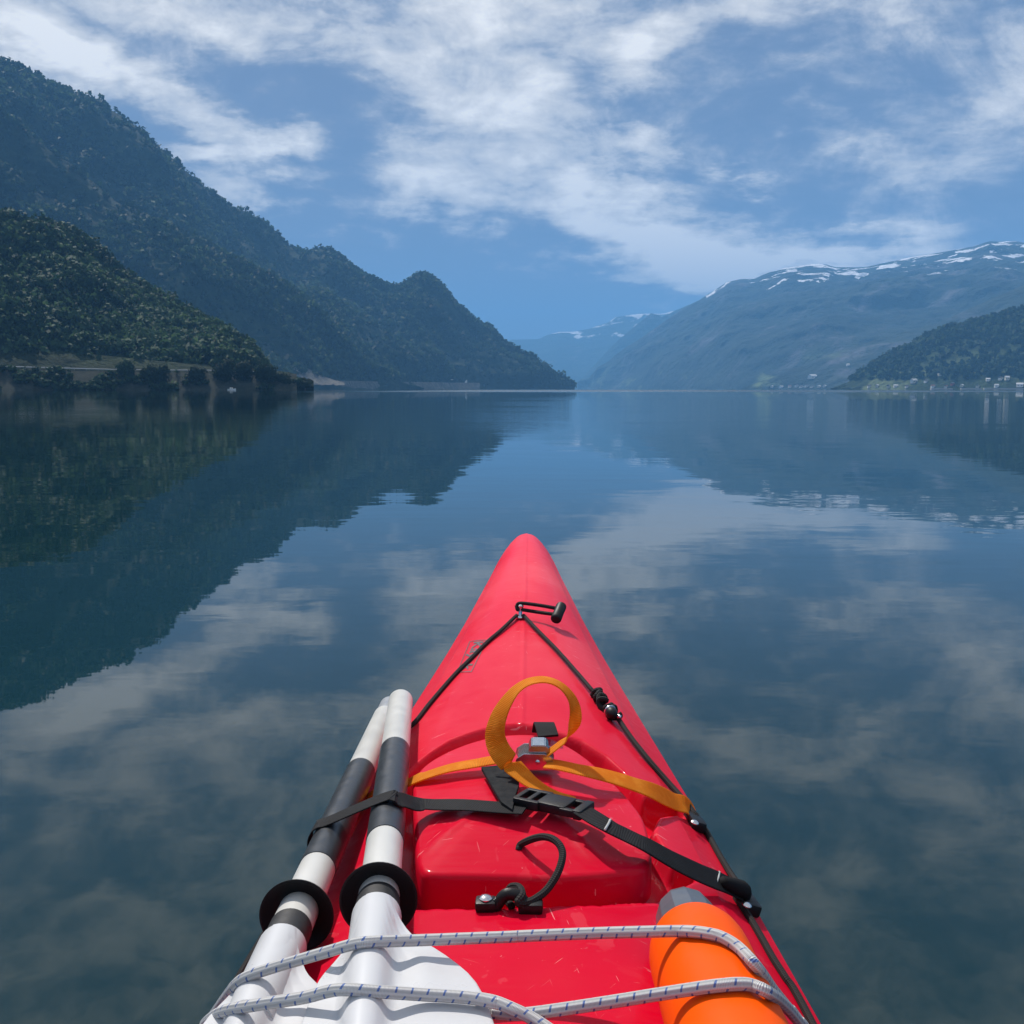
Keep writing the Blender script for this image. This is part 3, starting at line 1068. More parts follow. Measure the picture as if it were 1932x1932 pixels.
strip("embankment", line2(540, 905, 160, -46, -1), line2(540, 905, 160, -30, 9.5), M_sand, "pale stone embankment at the foot of the mountain", "structure", 8, 2.4, 15)
strip("road", line2(540, 905, 60, -30, 9.5), line2(540, 905, 60, 12, 10.0), M_road, "pale road bench below the dark mountain", "structure", 2, 0, 0, False)
# bare gravel bank of the cutting behind the near hillside
rb = [P_d(p, y, d_ * LS) for p, y, d_ in [(470, 676, 1060), (500, 677, 1070), (530, 684, 1080), (548, 690, 1085), (570, 692, 1095), (592, 700, 1105), (622, 714, 1120), (650, 722, 1130)]]
rf = [P_d(p, y, d_ * LS) for p, y, d_ in [(470, 722, 1030), (500, 723, 1035), (530, 724, 1040), (548, 724, 1045), (570, 724, 1055), (592, 725, 1065), (622, 726, 1085), (650, 727, 1100)]]
strip("gravel_bank", catmull(rf, 10), catmull(rb, 10), M_sand, "bare pale gravel bank beside the pale road", "structure", 14, 4.0, 20)


def tree(px, dist, z, h, w, mat, label, seed, group=None):
    g = np.random.default_rng(seed)
    q = P_d(px, 734, dist * LS)
    h, w, z = h * LS, w * LS, z * LS
    t = empty("tree", (q[0], q[1], z))
    hs = h * .5
    tr = [np.array([0, 0, -.6]), np.array([.1, 0, h * .2]), np.array([-.1, .1, h * .45]), np.array([.05, 0, h * .8])]
    tube("trunk", tr, [w * .05, w * .04, w * .03, w * .012], M_bark, t, 7, smooth_n=3)
    parts = []
    for i in range(7):
        a = g.uniform(0, 6.28)
        rr = w * .26 * g.random() ** .5
        c = np.array([math.cos(a) * rr, math.sin(a) * rr, h * (.3 + .5 * g.random())])
        parts.append(shift(crown_quads(170, w * .30, h * .24, w * .045, g, .3), c))
    parts.append(shift(crown_quads(260, w * .4, h * .36, w * .045, g, .5), np.array([0, 0, h * .55])))
    Q = np.concatenate(parts)
    ti = np.clip(.35 + .5 * (Q[:, :, 2].mean(axis=1) / h - .4) * .3 + .2 * g.normal(size=len(Q)), 0, 1)
    quads_mesh("crown", Q, ti, mat, t)
    tag(t, label, "tree", group)
    return t


M_bark = simple("bark", (.05, .04, .035), .9, var=.3, scale=4, bump=.02, bscale=8)
tree(286, 384, 1.4, 8.6, 8.0, L_dark, "widest dark round tree on the stony bank below the road", 1)
tree(304, 383, 1.2, 8.2, 6.0, L_dark, "dark tree joined to the right of the widest bank tree", 12)
tree(372, 385, 1.4, 7.2, 8.5, L_dark, "dark low tree where the rail shows again beyond the widest tree", 2)
tree(238, 386, 2.0, 9.2, 7.0, L_near, "lighter green tree beside the widest dark bank tree", 3)
tree(424, 388, 1.5, 9.5, 8.5, L_dark, "dark tree at the start of the shaded point", 4)
tree(462, 390, 1.2, 10.5, 9, L_dark, "tall dark tree on the shaded point", 14)
tree(500, 392, 1.0, 9.0, 9, L_dark, "dark tree midway along the shaded point", 24)
tree(532, 395, .6, 6.5, 8, L_dark, "low dark tree near the tip of the shaded point", 34)
tree(556, 398, .3, 4.6, 6.5, L_near, "light green bush tree near the tip of the shaded point", 44)
tree(576, 400, .2, 3.4, 5.5, L_dark, "last low dark tree at the tip of the point", 54)
# scrub on the bank: nobody could count it
g = np.random.default_rng(77)
QS, TS = [], []
lo_, hi_ = line_at(-300, 560, 400, -19, .2), line_at(-300, 560, 400, -9, ROADZ)
for i in range(900):
    k = int(g.integers(0, 400))
    f = g.random() ** 1.3
    p0 = np.array(lo_[k]) * (1 - f) + np.array(hi_[k]) * f
    if vnoise(np.array([p0[0] / 14]), np.array([f * 2.0]), seed=3)[0] < -.05:
        continue
    s = .9 + 1.5 * g.random()
    QS.append(shift(crown_quads(26, s * 1.3, s * .8, s * .38, g, .3), p0 + np.array([0, -.5, s * .4])))
    TS.append(np.clip(.3 + .25 * g.normal() + .12 * g.normal(size=26), 0, 1))
tag(quads_mesh("shore_scrub", np.concatenate(QS), np.concatenate(TS), L_near), "low green scrub scattered over the stony bank", None, None, "stuff")


# ------------------------------------------------------------------ houses
def house(px, py, src, w, h, d_, rz, wall, roof, label, name="house", flat=False, group=None):
    dr = Vector(ray(px, py)).normalized()
    hit = BVH[src][0].ray_cast(Vector(CAM), dr)[0]
    if hit is None:
        return
    t = empty(name, (hit.x, hit.y, hit.z - 1.0))
    t.rotation_euler.z = rz
    w, h, d_ = w * .8, h * .8, d_ * .8
    H_ = h * .6 if not flat else h
    block("wall", (0, 0, H_ / 2), (1, 0, 0), (0, 1, 0), (0, 0, 1), (w / 2, d_ / 2, H_ / 2 + 1), wall, t, 0)
    if flat:
        block("roof", (0, 0, H_ + 1.2), (1, 0, 0), (0, 1, 0), (0, 0, 1), (w / 2 + .4, d_ / 2 + .4, .25), roof, t, 0)
    else:
        o = .5
        V = [(-w / 2 - o, -d_ / 2 - o, H_ + .8), (w / 2 + o, -d_ / 2 - o, H_ + .8), (w / 2 + o, d_ / 2 + o, H_ + .8), (-w / 2 - o, d_ / 2 + o, H_ + .8),
             (-w / 2 - o, 0, h + 1), (w / 2 + o, 0, h + 1)]
        mesh("roof", V, [(0, 1, 5, 4), (2, 3, 4, 5), (0, 4, 3), (1, 2, 5), (3, 2, 1, 0)], roof, t, False)
    for k in (-1, 1):
        f = block("window", (k * w * .24, -d_ / 2 - .03, H_ * .55 + .5), (1, 0, 0), (0, 1, 0), (0, 0, 1), (w * .09, .06, H_ * .16), M_glass, t, 0)
    return tag(t, label, "house", group)


Wl, Rf = M_walls, M_roofs
house(1724, 722, "headland", 20, 13, 12, .5, Wl[0], Rf[2], "large white gabled house low on the headland, pale roof")
house(1747, 721, "headland", 10, 9, 9, .2, Wl[0], Rf[0], "small white house with dark roof next to the large white gabled one")
house(1774, 708, "headland", 15, 6, 10, .1, Wl[1], Rf[2], "flat-roofed cream house higher up the headland slope", flat=True)
house(1864, 718, "headland", 11, 8, 9, -.2, Wl[0], Rf[2], "white house alone on the green slope, pale roof")
house(1888, 716, "headland", 11, 9, 9, .4, Wl[0], Rf[0], "white house with dark roof beside the tall pale pair")
house(1900, 716, "headland", 12, 11, 10, 0, Wl[1], Rf[2], "taller cream house beside the dark-roofed white one")
house(1924, 729, "headland", 18, 11, 12, -.4, Wl[0], Rf[2], "broad white boathouse by the waterline")
house(1797, 726, "headland", 9, 8, 8, .3, Wl[2], Rf[0], "red house with dark roof above the quay")
VG = "small houses in the shore villages"
for (p, y, s_) in [(1640, 731, "headland"), (1655, 730, "headland"), (1676, 731, "headland"), (1690, 730, "headland"), (1711, 731, "headland"),
                   (1760, 731, "headland"), (1785, 731, "headland"), (1815, 729, "headland"), (1845, 730, "headland"), (1880, 730, "headland")]:
    house(p, y, s_, 9 + (p * 7) % 6, 7 + p % 3, 8, (p % 10) * .15, Wl[(p // 5) % 2], Rf[(p // 3) % 3], "small %s village house with a %s roof close to the headland waterline" % (("white", "cream")[(p // 5) % 2], ("dark slate", "brown tiled", "pale sheet")[(p // 3) % 3]), group=VG)
for (p, y, s_) in [(1457, 731, "foothill"), (1474, 732, "foothill"), (1490, 731, "foothill"), (1503, 730, "foothill"), (1512, 731, "foothill"), (1522, 730, "foothill"),
                   (1532, 731, "foothill"), (1545, 731, "foothill"), (1556, 730, "foothill"), (1600, 690, "foothill")]:
    house(p, y, s_, 15 + (p * 7) % 10, 11 + p % 4, 12, (p % 10) * .15, Wl[(p // 5) % 2], Rf[(p // 3) % 3], "tiny hazy house of the far village by the water", group="hazy houses of the far village")
house(1533, 714, "foothill", 42, 22, 26, .5, Wl[0], Rf[2], "big bright white barn on the hazy foothill", "barn")
house(877, 722, "mountain", 13, 9, 10, .4, Wl[0], Rf[2], "lone white house under the dark headland mountain")
house(852, 718, "mountain", 10, 7, 8, .1, Wl[1], Rf[0], "lone cream house up from the white one on the dark headland")


def quay(px, dist, L, h, label):
    q = P_d(px, 734, dist)
    t = block("quay_wall", (0, 0, 0), (1, 0, 0), (0, 1, 0), (0, 0, 1), (L / 2, 4, h / 2 + 1), M_conc, None, .3)
    t.location = (q[0], q[1], h / 2 - 1)
    tag(t, label, "quay")


quay(1776, 2700, 52, 2.6, "concrete quay below the red house")
quay(1832, 2675, 48, 2.8, "longer concrete quay by the village shore road")
quay(1893, 2650, 90, 3.0, "longest concrete quay, under the cream house")
# small white motor boat moored off the shaded point
bt = empty("motor_boat", tuple(P_d(437, 735.2, 372 * LS)[:2]) + (0,))
hullv, hullf = [], []
for i, (y_, w_, z_) in enumerate([(-2.4, .75, .75), (-1, .95, .75), (.6, .9, .8), (1.9, .5, .95), (2.6, .03, 1.1)]):
    hullv += [(y_, -w_, z_), (y_, -w_ * .8, -.1), (y_, w_ * .8, -.1), (y_, w_, z_)]
for i in range(4):
    for k in range(3):
        hullf.append((i * 4 + k, i * 4 + k + 1, i * 4 + 5 + k, i * 4 + 4 + k))
    hullf.append((i * 4 + 3, i * 4, i * 4 + 4, i * 4 + 7))
hullf.append((0, 1, 2, 3))
mesh("hull", hullv, hullf, M_wallw, bt, False)
block("cabin", (-.2, 0, 1.15), (1, 0, 0), (0, 1, 0), (0, 0, 1), (.8, .6, .45), M_wallw, bt, .08)
block("window", (.3, -.62, 1.25), (1, 0, 0), (0, 1, 0), (0, 0, 1), (.25, .02, .16), M_glass, bt, 0)
tag(bt, "small white boat moored under the dark trees of the point", "boat")

# ------------------------------------------------------------------ kayak
# x across, y along (bow = +y), z up from the water
HW_Y = [-2.75, -2.6, -2.2, -1.5, -.8, -.2, .3, .77, .96, 1.05, 1.155, 1.306, 1.414, 1.556, 1.702, 1.873, 2.039, 2.237, 2.387, 2.496, 2.56, 2.60, 2.625, 2.64]
HW_X = [.010, .05, .10, .20, .265, .290, .278, .242, .226, .215, .201, .182, .168, .149, .130, .110, .0935, .0735, .0610, .050, .040, .029, .018, .004]
ZS_Y = [-2.75, -2.2, -1.4, -.5, .4, .6, 1.0, 1.4, 1.8, 2.3, 2.55, 2.64]
ZS_Z = [.33, .27, .20, .19, .208, .213, .224, .250, .282, .320, .330, .326]
ZC_Y = [-2.75, -2.2, -1.4, -.5, .3, .5, .7, .9, 1.1, 1.4, 1.8, 2.2, 2.45, 2.56, 2.64]
ZC_Z = [.335, .30, .27, .285, .318, .312, .304, .300, .305, .318, .339, .355, .361, .357, .334]


def smooth_interp(y, xs, zs):
    """monotone-ish smooth table lookup"""
    a = np.interp(y, xs, zs)
    h = .035
    return (np.interp(y - h, xs, zs) + a + np.interp(y + h, xs, zs) + np.interp(y - h / 2, xs, zs) + np.interp(y + h / 2, xs, zs)) / 5


def f_hw(y):
    return np.where(np.asarray(y) > 2.45, np.interp(y, HW_Y, HW_X), smooth_interp(y, HW_Y, HW_X))


def f_zs(y):
    return smooth_interp(y, ZS_Y, ZS_Z)


def f_zc(y):
    return np.where(np.asarray(y) > 2.5, np.interp(y, ZC_Y, ZC_Z), smooth_interp(y, ZC_Y, ZC_Z))


CH = .80


def deck0(x, y):
    hw, zs, zc = f_hw(y), f_zs(y), f_zc(y)
    xr = hw * CH
    zr = zs + (zc - zs) * .42
    a = np.abs(x)
    top = zr + (zc - zr) * (1 - np.clip(a / xr, 0, 1) ** 2.3)
    side = zr + (zs - zr) * np.clip((a - xr) / (hw - xr + 1e-9), 0, 1) ** .9
    return np.where(a <= xr, top, side)


def on_deck(px, py, h=0.0):
    """point where the sight line of a photo pixel meets the deck (lifted by h)"""
    d = ray(px, py)
    lo, hi = .3, 3.2
    prev = None
    for t in np.linspace(.5, 2.9, 500):
        q = CAM + d * t
        if q[2] - (float(deck0(q[0], q[1])) + h) <= 0:
            hi = t
            break
        lo = t
    for _ in range(30):
        t = (lo + hi) / 2
        q = CAM + d * t
        if q[2] - (float(deck0(q[0], q[1])) + h) <= 0:
            hi = t
        else:
            lo = t
    return CAM + d * hi


def A_(x, y):
    return 704.4 + .36458 * x, 955.9 + .36458 * y


def B_z(x, y):
    return 452.8 + .28646 * x, 1257.8 + .28646 * y


def C_z(x, y):
    return 855.3 + .33855 * x, 1358.4 + .33855 * y


def D_z(x, y):
    return 352.2 + .3125 * x, 1610 + .3125 * y


def E_z(x, y):
    return 1106.9 + .26041 * x, 1610 + .26041 * y


def F_z(x, y):
    return 1197.4 + .17713 * x, 1408.8 + .17713 * y


def K2(x, y):
    return 955.9 + .07812 * x, 1116.9 + .07812 * y


def K3(x, y):
    return 895.6 + .11979 * x, 1378.6 + .11979 * y


def K4(x, y):
    return 1081.7 + .0651 * x, 1257.8 + .0651 * y


def K5(x, y):
    return 885.5 + .11458 * x, 1549.6 + .11458 * y


def P_clear(px, py, z, h=.004):
    """point on the sight line at height z, or resting on the deck where the deck is higher"""
    q = P_z(px, py, z)
    for _ in range(12):
        q = P_z(px, py, max(z, float(deck0(q[0], q[1])) + h))
    return q


kayak = empty("kayak", (0, 0, 0))
tag(kayak, "red sea kayak with a rounded bow pointing up the fjord", "kayak")

# hatch recess outline on the deck
rec_px = [(786, 1441), (814, 1419), (850, 1397), (894, 1381), (938, 1370), (974, 1367), (1014, 1370), (1051, 1381), (1098, 1399),
          (1142, 1426), (1175, 1455), (1196, 1480), (1216, 1500), (1262, 1516), (1288, 1532), (1286, 1540), (1244, 1540), (1232, 1566), (1246, 1590),
          (1272, 1622), (1312, 1640), (1318, 1655), (1280, 1676), (1252, 1692), (1234, 1701), (1130, 1706), (1021, 1709), (900, 1713), (788, 1714),
          (730, 1704), (712, 1640), (714, 1560), (735, 1490)]
rec = np.array([on_deck(*p)[:2] for p in rec_px])


def poly_sd(x, y, poly):
    """signed distance, positive inside"""
    inside = np.zeros(x.shape, bool)
    best = np.full(x.shape, 9.0)
    n = len(poly)
    for i in range(n):
        ax, ay = poly[i]
        bx, by = poly[(i + 1) % n]
        cond = ((ay > y) != (by > y)) & (x < (bx - ax) * (y - ay) / (by - ay + 1e-12) + ax)
        inside ^= cond
        ex, ey = bx - ax, by - ay
        t = np.clip(((x - ax) * ex + (y - ay) * ey) / (ex * ex + ey * ey + 1e-12), 0, 1)
        best = np.minimum(best, np.hypot(x - ax - ex * t, y - ay - ey * t))
    return np.where(inside, best, -best)


def sstep(a, b, x):
    t = np.clip((x - a) / (b - a), 0, 1)
    return t * t * (3 - 2 * t)


def deck(x, y):
    z = deck0(x, y)
    # recess around the hatch with a rounded lip
    m_ = (y > .55) & (y < 1.35)
    if m_.any():
        s = poly_sd(x[m_], y[m_], rec)
        dep = .030 * sstep(-.003, .012, s) - .0022 * np.exp(-((s + .012) / .010) ** 2) * 0
        z[m_] = z[m_] - dep
    # raised keel line of the foredeck mould
    z += .0011 * np.exp(-(x / .0035) ** 2) * (y > 1.2)
    # cockpit opening
    e = 1 - np.hypot(x / .20, (y + .05) / .40)
    z = np.where(y < .6, z - (z - .07) * sstep(-.02, .06, e), z)
    return z


ys = np.concatenate([np.linspace(-2.75, .3, 130), np.linspace(.306, 1.35, 300), np.linspace(1.358, 2.5, 130), np.linspace(2.505, 2.64, 28)])
us = np.concatenate([np.linspace(-1, -CH, 7), np.linspace(-CH, CH, 150)[1:-1], np.linspace(CH, 1, 7)])
YY, UU = np.meshgrid(ys, us, indexing='ij')
XX = UU * f_hw(YY)
ZZ = deck(XX.copy(), YY.copy())
zs_ = f_zs(ys)
hw_ = f_hw(ys)
keel = np.where(ys > 1.5, -.10 + (zs_ + .075) * np.clip((ys - 1.5) / 1.14, 0, 1) ** 3.2,
                np.where(ys < -1.6, -.10 + (zs_ + .08) * np.clip((-1.6 - ys) / 1.15, 0, 1) ** 3, -.10))
side = [(1.0, .985), (1.012, .93), (1.0, .80), (.96, .62), (.88, .42), (.74, .24), (.52, .11), (.26, .03), (0, 0)]
nd = len(us)
rows = []
for i, y in enumerate(ys):
    r_ = [(XX[i, k], y, ZZ[i, k]) for k in range(nd)]
    for (fx, fz) in side[:-1]:
        r_.append((hw_[i] * fx, y, keel[i] + (zs_[i] - keel[i]) * fz))
    r_.append((0, y, keel[i]))
    for (fx, fz) in side[:-1][::-1]:
        r_.append((-hw_[i] * fx, y, keel[i] + (zs_[i] - keel[i]) * fz))
    rows.append(r_)
nn_ = len(rows[0])
V = [q for r_ in rows for q in r_]
F = []
for i in range(len(rows) - 1):
    for k in range(nn_):
        k2 = (k + 1) % nn_
        F.append((i * nn_ + k, i * nn_ + k2, (i + 1) * nn_ + k2, (i + 1) * nn_ + k))
F.append(tuple(range(nn_))[::-1])
F.append(tuple((len(rows) - 1) * nn_ + k for k in range(nn_)))
hull = mesh("hull", V, F[:-2], M_red, kayak)
import bmesh as _bm
b_ = _bm.new()
b_.from_mesh(hull.data)
_bm.ops.recalc_face_normals(b_, faces=b_.faces)
b_.to_mesh(hull.data)
b_.free()
ev = np.zeros(len(hull.data.edges) * 2, dtype=np.int64)
hull.data.edges.foreach_get('vertices', ev)
ev = ev.reshape(-1, 2)
colk = ev % nn_
sh = (np.abs(ev[:, 0] - ev[:, 1]) == nn_) & np.isin(colk[:, 0], [6, nd - 7, 0, nd - 1])
at = hull.data.attributes.get('sharp_edge') or hull.data.attributes.new('sharp_edge', 'BOOLEAN', 'EDGE')
at.data.foreach_set('value', sh)
# cockpit coaming
cr = [np.array([.215 * math.sin(a), -.05 + .42 * math.cos(a), 0]) for a in np.linspace(0, 2 * math.pi, 49)]
for q in cr:
    q[2] = float(deck0(q[0], q[1])) + .014
tube("coaming", cr, .012, M_black, kayak, 10, False)
block("seat", (0, -.18, .115), (1, 0, 0), (0, 1, 0), (0, 0, 1), (.15, .16, .03), M_black, kayak, .015)

# ---- hatch cover
LZ = .307
lid_px = [(778, 1478), (790, 1452), (814, 1432), (850, 1413), (890, 1398), (930, 1388), (965, 1384), (1006, 1384), (1040, 1391), (1076, 1408),
          (1113, 1433), (1149, 1466), (1182, 1499), (1211, 1536), (1222, 1565), (1229, 1602), (1227, 1622), (1207, 1639), (1160, 1646),
          (1092, 1652), (1025, 1655), (975, 1653), (900, 1651), (830, 1650), (802, 1647), (790, 1636), (784, 1610), (781, 1560), (778, 1515)]
lid = np.array([P_z(p[0], p[1], LZ)[:2] for p in lid_px])
loop = np.array(catmull([np.append(q, 0) for q in list(lid) + [lid[0]]], 5))[:-1, :2]
cen = np.array([np.mean(loop[:, 0]), np.mean(loop[:, 1])])
rings = [(1.0, -.035), (1.0, -.006), (.990, -.0025), (.975, -.0005), (.955, .0), (.90, .0015), (.8, .0045), (.7, .0075), (.6, .0105), (.5, .013), (.4, .015), (.3, .0165), (.2, .0175), (.1, .018)]
V, F = [], []
nl = len(loop)
for (s_, dz) in rings:
    for q in loop:
        p = cen + (q - cen) * s_
        a = math.atan2(p[1] - cen[1], p[0] - cen[0])
        z = LZ + dz
        if s_ < .96:
            # moulded stiffening ribs on the near half
            for ra_ in (R(-38), R(-62), R(-128), R(-152)):
                da = (a - ra_ + math.pi) % (2 * math.pi) - math.pi
                z += .0026 * math.exp(-((da * s_ * .12) / .005) ** 2) * max(0, min(1, (s_ - .35) / .2)) * max(0, min(1, (.93 - s_) / .1))
        V.append((p[0], p[1], z))
for i in range(len(rings) - 1):
    for k in range(nl):
        k2 = (k + 1) % nl
        F.append((i * nl + k, i * nl + k2, (i + 1) * nl + k2, (i + 1) * nl + k))
V.append((cen[0], cen[1], LZ + .0182))
for k in range(nl):
    F.append(((len(rings) - 1) * nl + k, (len(rings) - 1) * nl + (k + 1) % nl, len(V) - 1))
hatch = mesh("hatch_cover", V, F, M_red, kayak)
hatch["label"] = "domed red hatch lid with a thick rim"


def lid_z(x, y):
    p = np.array([x, y])
    r_ = np.linalg.norm(p - cen) / .13
    return LZ + .018 * max(0, 1 - r_ * r_)


def on_lid(px, py, h=0.0):
    q = P_z(px, py, LZ + .01)
    for _ in range(6):
        q = P_z(px, py, lid_z(q[0], q[1]) + h)
    return q


# ---- deck lines
pad = on_deck(*K2(325, 650))
top = pad + np.array([0, 0, .006])
lineL = [top + np.array([-.006, 0, 0])] + [on_deck(*A_(x, y), h=h) for x, y, h in [(660, 640, .004), (590, 700, .0035), (500, 790, .0035), (420, 870, .0035), (300, 1008, .004), (200, 1130, .005)]]
endL = np.array([-.205, 1.02, .238])
lineL += [np.array([-.172, 1.32, .262]), np.array([-.196, 1.15, .245]), endL, np.array([-.224, .9, .236]), np.array([-.246, .6, .228])]
tube("deck_line", lineL, .0031, M_cord, kayak, 10, smooth_n=6)
lineR = [top + np.array([.006, 0, 0])] + [on_deck(*A_(x, y), h=h) for x, y, h in [(850, 640, .005), (950, 742, .005), (1050, 855, .006), (1140, 960, .008)]]
tube("deck_line", lineR, .0031, M_cord, kayak, 10, smooth_n=6)
lineR2 = [on_deck(*A_(1262, 1090), h=.008)] + [on_deck(*A_(x, y), h=h) for x, y, h in [(1330, 1190, .006), (1420, 1305, .005), (1520, 1420, .005), (1600, 1510, .008)]]
lineR2 += [on_deck(*F_z(640, 720), h=.010), on_deck(*F_z(760, 900), h=.004), on_deck(*F_z(900, 1150), h=.003), on_deck(*F_z(1020, 1350), h=.004),
           on_deck(*F_z(1110, 1480), h=.008)]
tube("deck_line", lineR2, .0034, M_cord, kayak, 10, smooth_n=6)
lineR3 = [on_deck(*E_z(x, y), h=.003) for x, y in [(1080, 320), (1170, 450), (1260, 600), (1350, 760), (1440, 900), (1560, 1090)]]
lineR3 += [np.array([x, y, float(deck0(x, y)) + .003]) for x, y in [(lineR3[-1][0] + .008, .60), (.252, .45), (.262, .30)]]
tube("deck_line", lineR3, .0034, M_cord, kayak, 10, smooth_n=6)

# knots: cord wound round itself, and a glossy cord-lock bead
def coil(name, a, b, rad, r, turns, parent, seed=0):
    a, b = np.asarray(a), np.asarray(b)
    ax = (b - a) / np.linalg.norm(b - a)
    e1 = np.cross(ax, [0, 0, 1.0])
    e1 /= np.linalg.norm(e1)
    e2 = np.cross(ax, e1)
    pts = []
    n = int(turns * 12)
    for i in range(n + 1):
        t = i / n
        an = 2 * math.pi * turns * t + seed
        rr = rad * (1 + .22 * math.sin(an * .53 + seed))
        pts.append(a + (b - a) * t + rr * (math.cos(an) * e1 + math.sin(an) * e2) + ax * .003 * math.sin(an * 1.7))
    return tube(name, pts, r, M_cord, parent, 8, smooth_n=2)


k1, k2 = on_deck(*K4(640, 700), h=.010), on_deck(*K4(900, 1080), h=.010)
coil("knot", k1, k2, .0055, .0034, 4.2, kayak, .4)
k3, k4 = on_deck(*K4(960, 1130), h=.011), on_deck(*K4(1230, 1430), h=.011)
coil("knot", k3, k4, .0062, .0034, 2.4, kayak, 1.4)
kb = on_deck(*K4(1100, 1330), h=.012)
axk = (k4 - k3) / np.linalg.norm(k4 - k3)
lathe("cord_lock", [(-.010, .002), (-.0085, .005), (-.004, .0074), (.002, .0078), (.007, .0062), (.0095, .003)], kb, kb + axk, M_black, kayak, 20)
lathe("lock_ring", [(-.0012, .0076), (-.0006, .0084), (.0006, .0084), (.0012, .0076)], kb - axk * .004, kb - axk * .004 + axk, M_steel, kayak, 24)
lathe("lock_tip", [(-.002, .0028), (0, .0036), (.004, .0032), (.006, .001)], on_deck(*K4(1300, 1420), h=.013), on_deck(*K4(1300, 1420), h=.013) + axk, M_steel, kayak, 12)

# ---- bow fitting and toggle
ptop = P_y(*K2(345, 300), pad[1] + .004)
bowf = lathe("bow_eye", [(0, .0075), (.002, .0085), (.0045, .0078), (.0055, .0038), (.010, .0032), (np.linalg.norm(ptop - pad) - .008, .0034), (np.linalg.norm(ptop - pad) - .003, .0055), (np.linalg.norm(ptop - pad), .003)],
             pad, ptop, M_steel, kayak, 18)
t1, t2 = on_deck(*K2(1335, 310), h=.036), on_deck(*K2(1175, 690), h=.015)
tm = (t1 + t2) / 2
td = (t2 - t1)
td /= np.linalg.norm(td)
Lh = .021
lathe("toggle", [(-Lh, .002), (-Lh + .0006, .0066), (-Lh + .002, .0084), (-Lh + .005, .0090), (0, .0087), (Lh - .005, .0092), (Lh - .002, .0086), (Lh - .0006, .0070), (Lh, .002)],
      tm, tm + td, M_rubber, kayak, 28)
ca, cb = P_y(*K2(350, 270), pad[1] + .006), P_y(*K2(350, 425), pad[1] + .002)
tube("toggle_cord", [ca + np.array([-.008, .0, -.004]), ca, ca + (tm - td * .007 - ca) * .5 + np.array([0, 0, .002]), tm - td * .010], .0031, M_cord, kayak, 9, smooth_n=6)
tube("toggle_cord", [ca + np.array([-.008, 0, -.004]), cb + np.array([-.006, 0, 0]), cb, cb + (tm + td * .004 - cb) * .5 + np.array([0, 0, -.001]), tm + td * .006], .0031, M_cord, kayak, 9, smooth_n=6)

# ---- maker's sticker on the left of the foredeck
cuv = bpy.data.curves.new("sticker_text", 'FONT')
cuv.body = "Kayak"
cuv.size = 1.0
cuv.offset = .022
cuv.align_x = 'CENTER'
cuv.align_y = 'CENTER'
to = bpy.data.objects.new("sticker_text", cuv)
COL.objects.link(to)
bpy.context.view_layer.update()
tme = bpy.data.meshes.new_from_object(to.evaluated_get(bpy.context.evaluated_depsgraph_get()))
bpy.data.objects.remove(to)
tb = _bm.new()
tb.from_mesh(tme)
_bm.ops.triangulate(tb, faces=tb.faces[:])
_bm.ops.subdivide_edges(tb, edges=[e for e in tb.edges if e.calc_length() > .12], cuts=2)
tb.to_mesh(tme)
tb.free()
c1 = [on_deck(*p) for p in (A_(497, 700), A_(432, 862), A_(508, 858), A_(590, 692))]   # far-outer, near-outer, near-inner, far-inner
co = np.zeros(len(tme.vertices) * 3)
tme.vertices.foreach_get('co', co)
co = co.reshape(-1, 3)
mn, mx = co.min(axis=0), co.max(axis=0)


def on_sticker(u, w, h=.0007):
    """u along the reading direction (bow to cockpit), w from outer edge to inner edge"""
    q = (c1[0] * (1 - u) + c1[1] * u) * (1 - w) + (c1[3] * (1 - u) + c1[2] * u) * w
    return (q[0], q[1], float(deck0(q[0], q[1])) + h)


nc = [on_sticker(.05 + .9 * (q[0] - mn[0]) / (mx[0] - mn[0]), .12 + .72 * (q[1] - mn[1]) / (mx[1] - mn[1])) for q in co]
tme.vertices.foreach_set('co', np.array(nc).ravel())
tme.update()
tme.name = "lettering"
new_obj("lettering", tme, M_ink, kayak, False)
fr = [(0, 0), (1, 0), (1, 1), (0, 1), (0, 0)]
V, F = [], []
th_ = .012
for i in range(4):
    (ua, wa), (ub, wb) = fr[i], fr[i + 1]
    for t in np.linspace(0, 1, 13):
        u, w = ua + (ub - ua) * t, wa + (wb - wa) * t
        iu, iw = (u - .5) * (1 - .035) + .5, (w - .5) * (1 - .10) + .5
        V += [on_sticker(u, w), on_sticker(iu, iw)]
for i in range(4):
    for k in range(12):
        a = (i * 13 + k) * 2
        F.append((a, a + 1, a + 3, a + 2))
mesh("sticker_border", V, F, M_ink, kayak, False)

# ---- side fittings with screws
def screw(px, py, h, parent, r=.0045):
    q = on_deck(px, py, h=h)
    up = np.array([.25, -.1, 1.0])
    up /= np.linalg.norm(up)
    return lathe("screw", [(0, r), (.0008, r), (.0018, r * .8), (.0024, r * .4), (.0025, r * .12)], q, q + up, M_steel, parent, 16)


def fitting(px, py, parent, yaw_):
    q = on_deck(px, py)
    e1 = np.array([math.sin(yaw_), math.cos(yaw_), 0])
    e2 = np.array([math.cos(yaw_), -math.sin(yaw_), -.35])
    e2 /= np.linalg.norm(e2)
    e3 = np.cross(e2, e1)
    return block("deck_fitting", q + e3 * .004, e2, e1, e3, (.0085, .017, .006), M_black, parent, .003)


f1 = fitting(*F_z(625, 830), kayak, -.14)
screw(*F_z(640, 810), .010, f1)
f2 = fitting(*F_z(1180, 1700), kayak, -.14)
screw(*F_z(1195, 1690), .011, f2)

